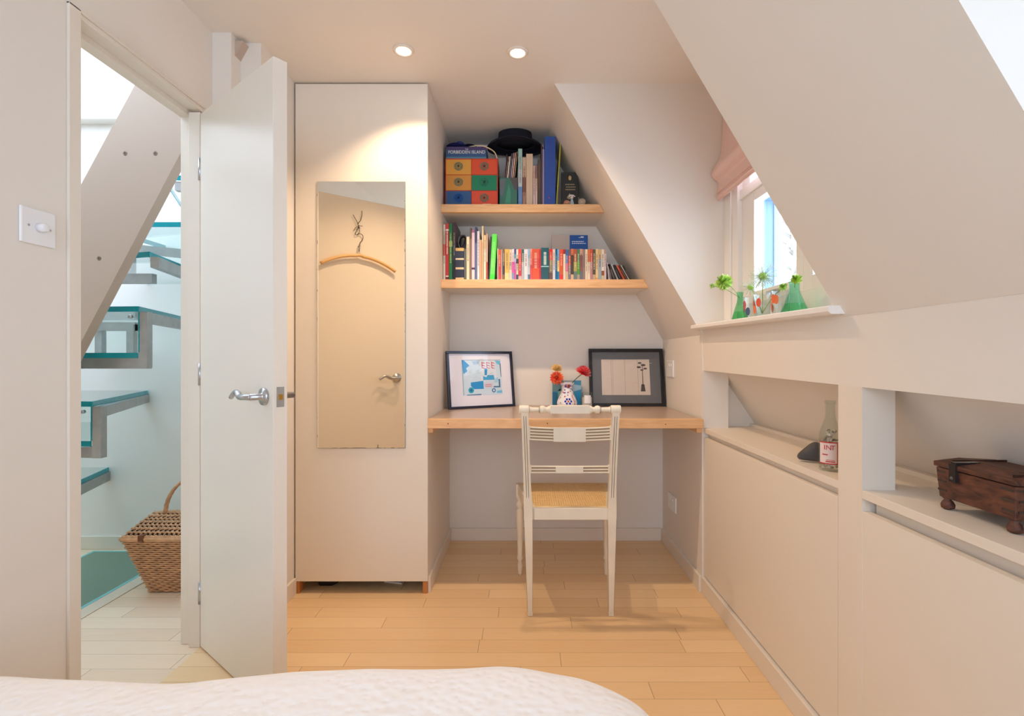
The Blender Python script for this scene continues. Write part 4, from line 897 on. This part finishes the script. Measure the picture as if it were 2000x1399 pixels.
flask(1552, 1.575, .845, .040, .105, .0155, 'larger sea-green glass flask on the right of the window sill', 'green_glass')
# clear painted tumblers between them
for (px, Y, wx, cs, lab) in ((1487, 1.80, .85, [(226, 110, 70), (220, 90, 60)], 'clear glass tumbler with orange fish marks between the two green flasks'), (1462, 1.905, .86, [(196, 90, 90), (70, 90, 120)], 'clear glass tumbler with small red and blue marks next to the small flask'), (1516, 1.69, .86, [(230, 104, 62), (226, 120, 70)], 'clear glass tumbler with orange marks next to the large flask')):
    z = zsill(Y) + .0004; t = thing('glass_tumbler', (wx, Y, z), lab, 'glass', 'clear tumblers on the window sill')
    m = MB(); m.lathe([(.0, .001), (.026, .001), (.030, .09), (.0285, .09), (.025, .005), (0, .005)], (wx, Y, z), 24, cap=False); m.build('glass_body', 'thin_clear', t)
    m = MB()
    for k in range(4):
        a = -.9 + k * .55 + random.uniform(-.1, .1); zz_ = .03 + .03 * random.random()
        def tp(da, dz): r = .0275 + .045 * (zz_ + dz) + .0006; return (wx - r * math.cos(a + da / r), Y + r * math.sin(a + da / r) * -1, z + zz_ + dz)
        pts = [tp(.008 * math.cos(q) * (1 if math.cos(q) > -.6 else 1.3), .016 * math.sin(q)) for q in [j * math.pi / 5 for j in range(10)]]
        m.add([tp(0, 0)] + pts, [(0, 1 + j, 1 + (j + 1) % 10) for j in range(10)], cs[k % 2])
    m.build('painted_mark', 'printed', t)
def umbel(base, c, Rr, n, col, label, airy=False):
    fl = thing('cut_flower', base, label, 'flower', 'green flowers on the window sill')
    m = MB((132, 170, 90)); b = Vector(base); cc = Vector(c); m.tube(smooth_poly([tuple(b), tuple(b.lerp(cc, .5) + Vector((0, 0, .01))), tuple(cc)], 4), .0014, 6); m.build('stem', 'printed', fl)
    m = MB()
    for k in range(n):
        d = Vector((random.gauss(0, 1), random.gauss(0, 1), random.gauss(0, 1))).normalized(); L = Rr * random.uniform(.7, 1); s_ = d.orthogonal().normalized()
        if airy: m.tube([cc, cc + d * L], [.0007, .0004], 3, col); m.ball(cc + d * L, .0015, 5, 4, (214, 226, 190))
        else: petal(m, cc, d, s_, L, Rr * .42, Rr * .15, col if k % 3 else tuple(int(q * .86) for q in col))
    if airy: m.ball(cc, Rr * .28, 10, 8, (150, 200, 70))
    m.build('flower_head', 'printed', fl)
f1 = (.835, 1.95, zsill(1.95) + .09); f2 = (.845, 1.575, zsill(1.575) + .085); f3 = (.85, 1.80, zsill(1.8) + .02)
def at(px, py, x): Y = x * F / (px - CX); return (x, Y, PZ(py, Y))
umbel(f1, at(1414, 552, .80), .036, 220, (198, 232, 112), 'bushy lime green flower head left of the small green flask')
umbel(f1, at(1391, 559, .79), .014, 70, (190, 226, 120), 'tiny green bud at the far left of the sill flowers')
umbel(f3, at(1490, 540, .835), .050, 170, (190, 214, 180), 'airy pale green seed head rising in the middle of the sill', True)
umbel(f3, at(1466, 562, .84), .038, 70, (196, 218, 190), 'fine pale umbel between the small flask and the middle seed head', True)
umbel(f2, at(1555, 546, .835), .020, 110, (196, 230, 96), 'yellow-green flower at the mouth of the large flask')
umbel(f3, at(1530, 561, .84), .016, 80, (190, 226, 110), 'small yellow-green flower left of the large flask')

# ------------------------------------------------------------------ niche objects
bt = thing('glass_bottle', (.862, 1.418, .743), 'clear glass bottle with a red and white label in the left niche', 'bottle')
bp = smooth_poly([(.026, 0), (.029, .006), (.029, .09), (.027, .108), (.018, .135), (.0135, .155), (.0125, .185), (.0145, .188), (.0145, .197)], 4)
m = MB(); m.lathe(bp + [(r - .0025, max(z, .006)) for r, z in reversed(bp)], (.862, 1.418, .7434), 28, cap=False); m.lathe([(0, 0.0), (.026, 0)], (.862, 1.418, .7434), 28, cap=False); m.build('glass_body', 'thin_clear', bt)
m = MB()
for k in range(90):
    a = random.uniform(0, 6.28); r = random.uniform(.006, .0225); z = .7455 + random.uniform(.006, .112); r *= 1 if z < .83 else .7
    m.ball((.862 + r * math.cos(a), 1.418 + r * math.sin(a), z), (random.uniform(.003, .006), random.uniform(.003, .005), .003), 8, 5, random.choice(((214, 200, 184), (190, 176, 160), (150, 138, 124), (226, 216, 206))), Matrix.Rotation(random.random() * 3, 3, 'X'))
m.build('shells_inside', 'printed', bt)
def onb(a, z, r=.0296): return (.862 + r * math.sin(a), 1.418 - r * math.cos(a), .743 + z)
def wrap(m, a0, a1, z0, z1_, c, r=.0296):
    n = 10; vs = []
    for k in range(n + 1):
        a = a0 + (a1 - a0) * k / n; vs += [onb(a, z0, r), onb(a, z1_, r)]
    m.add(vs, [(2 * k, 2 * k + 2, 2 * k + 3, 2 * k + 1) for k in range(n)], c)
m = MB(); A0 = -1.55; A1 = .10; RD = (196, 48, 44)
wrap(m, A0, A1, .022, .082, (232, 214, 210)); 
for z0, z1_ in ((.080, .083), (.021, .024)): wrap(m, A0, A1, z0, z1_, RD, .0299)
wrap(m, A1 - .08, A1, .021, .083, RD, .0299)
wrap(m, A1 + .25, A1 + .9, .022, .082, (206, 150, 140), .0297)
wrap(m, -.95, -.15, .027, .030, RD, .0299); wrap(m, -.9, -.2, .032, .034, (210, 120, 110), .0299); wrap(m, -1.25, -.75, .046, .049, RD, .0299)
lb = m.build('bottle_label', 'printed', bt)
mat('lettering_red', (196, 52, 46), .5)
for k, chr_ in enumerate('INT'):
    a = -1.02 + k * .34; text('lettering', chr_, .019, onb(a, .067, .0300), 'lettering_red', lb, rot=(R(90), 0, a))
# pebble
m = MB(); px_, py_ = .882, 1.52; vs = []; fs = []; n = 22
prof = [(-.046, .004), (-.052, .012), (-.048, .024), (-.03, .043), (-.014, .058), (.002, .062), (.018, .052), (.036, .028), (.042, .010), (.036, .003)]
def resample(p):
    return smooth_poly(p + [p[0]], 3)[:-1]
rp = resample(prof); rings = [(-1, .55), (-.8, .84), (-.4, .98), (0, 1), (.4, .98), (.8, .84), (1, .55)]
cxp = sum(p[0] for p in rp) / len(rp); czp = .028
for d, s_ in rings:
    for u, v in rp: vs.append((px_ + d * .016, py_ - (cxp + (u - cxp) * s_), .7435 + czp + (v - czp) * s_ + 0))
k_ = len(rp)
for i in range(len(rings) - 1):
    for j in range(k_): fs.append((i * k_ + j, i * k_ + (j + 1) % k_, (i + 1) * k_ + (j + 1) % k_, (i + 1) * k_ + j))
fs += [tuple(range(k_))[::-1], tuple((len(rings) - 1) * k_ + j for j in range(k_))]
m.M = Matrix.Translation((px_, py_, 0)) @ Matrix.Rotation(R(58), 4, 'Z') @ Matrix.Translation((-px_, -py_, 0))
m.add(vs, fs, smooth=True); o = m.build('stone', 'pebble', sub=1); tag(o, 'dark grey wedge-shaped stone behind the bottle in the left niche', 'stone')
# carved wooden chest in the right niche
bx0, bx1, by0, by1, bz0, bz1 = .872, 1.00, .893, 1.066, .768, .842
cb = thing('wooden_chest', (.936, .98, .743), 'small dark carved wooden chest on bun feet in the right niche', 'chest')
m = MB(); m.hexa([(bx0 + .004, by0 + .004, bz0), (bx1, by0 + .004, bz0), (bx1, by1 - .004, bz0), (bx0 + .004, by1 - .004, bz0), (bx0, by0, bz1 - .012), (bx1, by0, bz1 - .012), (bx1, by1, bz1 - .012), (bx0, by1, bz1 - .012)]); m.build('chest_body', 'dark_carved_wood', cb, bevel=.002)
m = MB(); m.prism([(bx0 - .003, bz1 - .010), (bx1 + .002, bz1 - .010), (bx1 + .002, bz1 + .002), (bx0 + .05, bz1 + .006), (bx0 - .003, bz1)], 'y', by0 - .003, by1 + .003); lid = m.build('lid', 'dark_carved_wood', cb, bevel=.0015)
m = MB((60, 36, 26))
for yy in (by0 + .012, by1 - .03): m.box(bx0 + .01, bx1 - .005, yy, yy + .003, bz1 + .001, bz1 + .0072)
m.build('groove', 'printed', lid)
ym = 1.018
m = MB((44, 38, 36)); m.box(bx0 - .0065, bx0 + .001, ym - .008, ym + .008, bz1 - .034, bz1 + .003); m.box(bx0 - .004, bx0 + .045, ym - .006, ym + .006, bz1 + .0015, bz1 + .0065); m.ball((bx0 - .007, ym, bz1 - .026), (.003, .004, .004), 8, 6, (90, 86, 82)); m.build('hasp', 'printed_gloss', cb)
for k in range(3):
    z0_, z1_ = bz0 + .014 + k * .019, bz0 + .018 + k * .019; q_ = bx0 + .003 * (1 - (z0_ - bz0) / .062) 
    for a, b in ((by0 + .0035, by0 + .028), (by1 - .024, by1 - .0035)):
        m = MB((66, 56, 50)); m.box(q_ - .0006, q_ + .004, a, b, z0_, z1_); m.build('corner_strap', 'printed_gloss', cb)
    m = MB((66, 56, 50)); m.box(bx0 + .008, bx0 + .05, by0 + .0004, by0 + .006, z0_, z1_); m.build('corner_strap', 'printed_gloss', cb)
for x, y in ((bx0 + .014, by0 + .014), (bx0 + .014, by1 - .014), (bx1 - .014, by0 + .014), (bx1 - .014, by1 - .014)):
    m = MB(); m.lathe([(.006, 0), (.0115, .003), (.0125, .010), (.009, .017), (.006, .020), (.011, .0255)], (x, y, .7432), 18); m.build('foot', 'dark_carved_wood', cb)

# ------------------------------------------------------------------ bed
bd = thing('bed', (-.5, -.2, 0), 'bed with a white matelasse quilt in the foreground', 'bed')
m = MB(); m.box(-1.16, .14, Y0 + .05, .86, .12, .40); m.build('mattress', 'duvet_cotton', bd, bevel=.03)
m = MB(); m.box(-1.14, .12, Y0 + .06, .84, .0, .12); m.build('bed_base', 'joinery_paint', bd)
sil = [(-1.188, .925), (-1.0, .930), (-.85, .925), (-.70, .920), (-.60, .925), (-.48, .948), (-.37, .962), (-.24, .967), (-.12, .966), (-.04, .972), (.02, .966), (.07, .950), (.12, .932), (.162, .905), (.195, .872), (.214, .835), (.224, .785), (.232, .70), (.238, .55), (.24, .3), (.24, 0), (.24, -.4), (.24, -.9), (.24, -1.3), (.2, -1.58), (-.4, -1.60), (-1.18, -1.60), (-1.188, -1.0), (-1.188, -.3), (-1.188, .4)]
bd_pts = smooth_poly(sil + [sil[0]], 7)[:-1]; cxx, cyy2 = -.48, -.30
prof = [(0.016, .14), (.004, .25), (0.0, .36), (.0, .42), (.004, .452), (.016, .478), (.036, .493), (.07, .501), (.12, .506), (.2, .510), (.3, .511), (.4, .512), (.55, .512), (.7, .512), (.85, .512), (1.0, .512)]
m = MB(); vs = []; fs = []; N = len(bd_pts)
for k, (d, z) in enumerate(prof):
    for i, (x, y) in enumerate(bd_pts):
        s_ = 1 - d; X = cxx + (x - cxx) * s_; Y = cyy2 + (y - cyy2) * s_ + (0 if d < .9 else 0)
        zz = z
        if z > .4: zz += noise.noise(Vector((X * 3.1, Y * 3.1, 1.7))) * .012 + noise.noise(Vector((X * 9, Y * 9, 4))) * .004
        else: X += .010 * math.sin(i * .9) * (0 if x < -1.1 else 1); Y += .010 * math.cos(i * .9)
        vs.append((max(X, -1.187), Y, zz))
for k in range(len(prof) - 1):
    for i in range(N): j = (i + 1) % N; fs.append((k * N + i, k * N + j, (k + 1) * N + j, (k + 1) * N + i))
m.add(vs, fs, smooth=True); m.build('quilt', 'duvet_cotton', bd, sub=1)

# ------------------------------------------------------------------ stair hall beyond the doorway
HX0, HYB, HC = -3.1, 2.79, 2.36
m = MB(); m.box(HX0, XL, .2, HYB + .1, -.06, -.0005); struct(m, 'floor', 'hall_floor_boards', origin=(0, .01, 0))
m = MB(); m.box(HX0, -1.275, HYB, HYB + .1, 0, HC + .7); struct(m, 'wall_hall_back', 'hall_paint')
m = MB(); m.box(HX0 - .1, HX0, .2, HYB + .1, 0, HC + .7); struct(m, 'wall_hall_left', 'hall_paint')
m = MB(); m.box(HX0, -1.275, .1, .2, 0, HC + .1); struct(m, 'wall_hall_front', 'hall_paint')
m = MB(); m.box(HX0, -1.275, .1, 1.15, HC, HC + .1); m.box(HX0, -3.05, 1.15, 2.74, HC, HC + .1); m.box(-1.34, -1.275, 1.15, 2.74, HC, HC + .1); m.box(HX0, -1.275, 2.725, HYB, HC, HC + .1); struct(m, 'ceiling_hall', 'hall_paint')
m = MB(); m.box(HX0, -1.275, HYB - .013, HYB, 0, SB); m.box(-1.285, -1.275, DY1 + .02, HYB, 0, SB); struct(m, 'baseboard_hall', 'joinery_paint', bevel=.002)
m = MB(); m.box(-2.98, -1.36, 1.19, 2.725, HC + .03, HC + .035); m2 = MB(); m2.box(-3.05, -2.98, 1.15, 2.74, HC + .0, HC + .05); m2.box(-1.36, -1.33, 1.15, 2.74, HC, HC + .05); m2.box(-3.05, -1.33, 1.15, 1.19, HC, HC + .05)
sk = struct(m2, 'window_4', 'white_paint'); m.build('glass_pane', 'window_pane', sk)
# floor light of walk-on glass
fg_ = thing('glass_floor_panel', (-2.11, 2.1, 0), 'green tinted walk-on glass panel let into the landing floor', 'floor panel')
m = MB(); m.box(-2.35, -1.885, 1.45, 2.735, .0003, .003); m.build('glass_sheet', 'floor_glass', fg_)
m = MB((120, 200, 200)); m.box(-1.885, -1.870, 1.45, 2.75, .0003, .0034); m.box(-2.365, -2.35, 1.45, 2.75, .0003, .0034); m.box(-2.35, -1.885, 2.735, 2.75, .0003, .0034); m.build('border', 'printed_gloss', fg_)
m = MB((222, 208, 186)); m.box(-1.868, -1.80, 1.45, 2.76, .0002, .003); m.build('timber_edging', 'printed', fg_)
# sloping boarded beam with screw heads
YB = 1.935
def bp_(px, py): return (PX(px, YB), PZ(py, YB))
m = MB(); m.prism([bp_(310, 80), bp_(475, 80), bp_(357, 291), bp_(157, 671), bp_(-141, 1236), bp_(-310, 1236), bp_(157, 363)], 'y', YB, YB + .045)
bm_ = m.build('stair_beam', 'hall_beam_paint'); tag(bm_, 'broad beige sloping beam with screw heads across the stair hall', 'beam')
for px, py in ((244.5, 300), (303.5, 300), (193.5, 505)):
    x, z = bp_(px, py); m = MB((150, 132, 116)); MY = Matrix(((1, 0, 0), (0, 0, -1), (0, 1, 0)))
    m.lathe([(.0085, -.0005), (.0085, .001), (.006, .0015), (.0, .0015)], (x, YB, z), 14, MY, cap=False); m.box(x - .006, x + .006, YB - .0022, YB - .001, z - .001, z + .001, (90, 76, 66)); m.box(x - .001, x + .001, YB - .0022, YB - .001, z - .006, z + .006, (90, 76, 66)); m.build('screw_head', 'printed', bm_)
# glass staircase: treads, risers and zig-zag steel stringers
st = thing('glass_staircase', (-2.0, 2.4, 0), 'winding staircase of teal-edged glass treads on grey steel zig-zag stringers', 'staircase')
def tread(poly, z, t=.021):
    m = MB(); m.prism(poly, 'z', z - t, z); o = m.build('tread', 'stair_glass', st)
    e = MB()
    n = len(poly)
    for i in range(n):
        a, b = Vector((*poly[i], z)), Vector((*poly[(i + 1) % n], z))
        if a.y > 2.7 and b.y > 2.7: continue
        e.bar(a + Vector((0, 0, .0005)), b + Vector((0, 0, .0005)), t + .001, .004)
    e.build('glass_edge', 'teal_edge', o)
def steel(paths, h=.045, t=.03):
    m = MB()
    for p0, p1 in paths:
        if abs(p0[2] - p1[2]) > .05 and abs(p0[0] - p1[0]) + abs(p0[1] - p1[1]) < .01: m.box(p0[0] - .036, p0[0], p0[1] - t / 2, p0[1] + t / 2, p1[2], p0[2])
        else: m.bar(p0, p1, h, t)
    m.build('stringer', 'brushed_steel', st)
def glass(x0, x1, y, z0, z1):
    m = MB(); m.box(x0, x1, y, y + .012, z0, z1); g = m.build('riser_pane', 'stair_glass', st)
    m = MB(); m.box(x1 - .002, x1 + .003, y - .001, y + .013, z0, z1); m.build('glass_edge', 'teal_edge', g)
    m = MB(); m.lathe([(.008, 0), (.008, .01), (.005, .012)], (x1 - .03, y - .0, z1 - .02), 12, Matrix(((1, 0, 0), (0, 0, -1), (0, 1, 0)))); m.build('glass_fixing', 'steel', g)
# A
tread([(-2.186 + .10, 2.12), (-2.317, 2.788), (-2.75, 2.788), (-2.75, 2.12)], .452); steel([((-2.10, 2.14, .43), (-2.322, 2.785, .43))], .05)
# B and its lower run
tread([(-1.791, 2.075), (-2.10, 2.788), (-2.7, 2.788), (-2.7, 2.13)], .880)
steel([((-1.775, 2.095, .858), (-2.105, 2.785, .858)), ((-1.755, 2.09, .858), (-1.755, 2.09, .645)), ((-1.757, 2.09, .690), (-2.6, 2.14, .690))], .044)
tread([(-1.800, 2.08), (-2.34, 2.7), (-2.6, 2.7), (-2.6, 2.11)], .715); glass(-2.5, -1.797, 2.078, .717, .858)
# C and its lower run
tread([(-1.589, 2.06), (-1.83, 2.788), (-2.35, 2.788), (-2.35, 2.12)], 1.272)
steel([((-1.575, 2.08, 1.250), (-1.83, 2.785, 1.250)), ((-1.553, 2.075, 1.250), (-1.553, 2.075, 1.022)), ((-1.555, 2.075, 1.060), (-2.3, 2.11, 1.060)), ((-2.20, 2.62, 1.235), (-2.20, 2.62, 1.08)), ((-2.02, 2.60, 1.235), (-2.02, 2.60, 1.08)), ((-2.3, 2.61, 1.245), (-2.02, 2.61, 1.245))], .044)
tread([(-1.592, 2.062), (-2.08, 2.7), (-2.3, 2.7), (-2.3, 2.09)], 1.081); glass(-2.3, -1.587, 2.060, 1.083, 1.250)
# D
tread([(-1.53, 2.04), (-1.69, 2.788), (-2.1, 2.788), (-2.1, 2.20)], 1.492)
steel([((-1.50, 2.03, 1.470), (-1.70, 2.785, 1.470)), ((-2.1, 2.30, 1.445), (-1.70, 2.30, 1.445)), ((-1.54, 2.33, 1.66), (-1.54, 2.33, 1.47)), ((-2.1, 2.60, 1.655), (-1.56, 2.60, 1.600)), ((-1.95, 2.50, 1.63), (-1.95, 2.50, 1.47))], .044)
# E
tread([(-2.0, 2.31), (-1.32, 2.31), (-1.40, 2.788), (-2.0, 2.788)], 1.685); glass(-1.9, -1.33, 2.315, 1.50, 1.664)
# F
tread([(-1.66, 2.30), (-1.30, 2.36), (-1.30, 2.788), (-1.9, 2.788)], 1.90); steel([((-1.62, 2.33, 1.875), (-1.30, 2.38, 1.875)), ((-1.66, 2.6, 2.0), (-1.30, 2.55, 2.02))], .04)

# wicker hamper
wb = thing('picnic_basket', (-1.53, 2.38, 0), 'lidded wicker picnic basket with an arched handle on the landing floor', 'basket')
def brect(z):    # half sizes and centre at height z
    t = z / .262; return -1.535, 2.385, .165 + .075 * t, .115 + .065 * t
m = MB(); a0 = brect(.004); a1 = brect(.258)
def rect(q, z, ins=.008): return [(q[0] - q[2] + ins, q[1] - q[3] + ins, z), (q[0] + q[2] - ins, q[1] - q[3] + ins, z), (q[0] + q[2] - ins, q[1] + q[3] - ins, z), (q[0] - q[2] + ins, q[1] + q[3] - ins, z)]
m.hexa(rect(a0, .004) + rect(a1, .258)); m.build('inner_wall', 'wicker_dark', wb)
m = MB(); rows = 26
def loop(z, phase, amp=.0035, step=.0105):
    cx, cy, hx_, hy_ = brect(z); pts = []; P_ = [(-hx_, -hy_), (hx_, -hy_), (hx_, hy_), (-hx_, hy_)]; s_ = 0
    for k in range(4):
        a, b = Vector(P_[k]), Vector(P_[(k + 1) % 4]); L = (b - a).length; n = int(L / step); d = (b - a) / L; nn = Vector((d.y, -d.x))
        for i in range(n):
            q = a + d * L * i / n + nn * amp * math.cos(math.pi * (s_ / .021 ) + phase); pts.append((cx + q.x, cy + q.y, z)); s_ += L / n
    return pts
for r in range(rows): m.tube(loop(.008 + r * .0098, math.pi * (r % 2)), .0043, 5, closed=True)
m.build('woven_side', 'wicker', wb)
m = MB(); m.tube(loop(.264, 0, .001), .0095, 7, closed=True); m.tube(loop(.256, 1, .002), .007, 6, closed=True); m.build('rim', 'wicker', wb)
q = brect(.262)
m = MB(); nx = 15
for k in range(nx):      # two lid flaps meeting at a raised middle bar
    yy = q[1] - q[3] + (2 * q[3]) * k / (nx - 1); t = max(0, 1 - abs(yy - q[1]) / q[3]); z = .274 + .050 * t ** .8
    m.tube([(q[0] - q[2] * .98 + i * .0105, yy, z + .003 * math.cos(math.pi * (i + k))) for i in range(int(q[2] * 2 / .0105))], .0058, 5)
for i in range(int(q[2] * 2 / .021)):
    x = q[0] - q[2] + .01 + i * .021; m.tube([(x, q[1] - q[3], .274), (x, q[1] - q[3] * .5, .274 + .03), (x, q[1], .322), (x, q[1] + q[3] * .5, .303), (x, q[1] + q[3], .274)], .003, 5)
ld = m.build('lid', 'wicker', wb)
m = MB(); vs = [(q[0] - q[2], q[1] - q[3], .268), (q[0] + q[2], q[1] - q[3], .268), (q[0] + q[2], q[1], .316), (q[0] - q[2], q[1], .316), (q[0] - q[2], q[1] + q[3], .268), (q[0] + q[2], q[1] + q[3], .268)]
m.add(vs, [(0, 1, 2, 3), (3, 2, 5, 4)]); m.build('lid_lining', 'wicker_dark', ld)
m = MB((120, 70, 44)); 
for xs in (-.16, .08): m.box(q[0] + xs, q[0] + xs + .022, q[1] - q[3] - .011, q[1] - q[3] + .012, .255, .282)
m.build('leather_tab', 'printed', wb)
m = MB(); hxr = .175
for off in (0, 2.1, 4.2):
    m.tube([(q[0] - .0 - hxr * math.cos(t) + .005 * math.cos(off + t * 16) * math.cos(t), q[1] + .005 * math.sin(off + t * 16), .318 + .185 * math.sin(t) + .005 * math.cos(off + t * 16) * math.sin(t)) for t in [k * math.pi / 40 for k in range(41)]], .0062, 6)
m.build('handle', 'wicker', wb)
for o in bpy.data.objects:
    if '_o' in o: del o['_o']
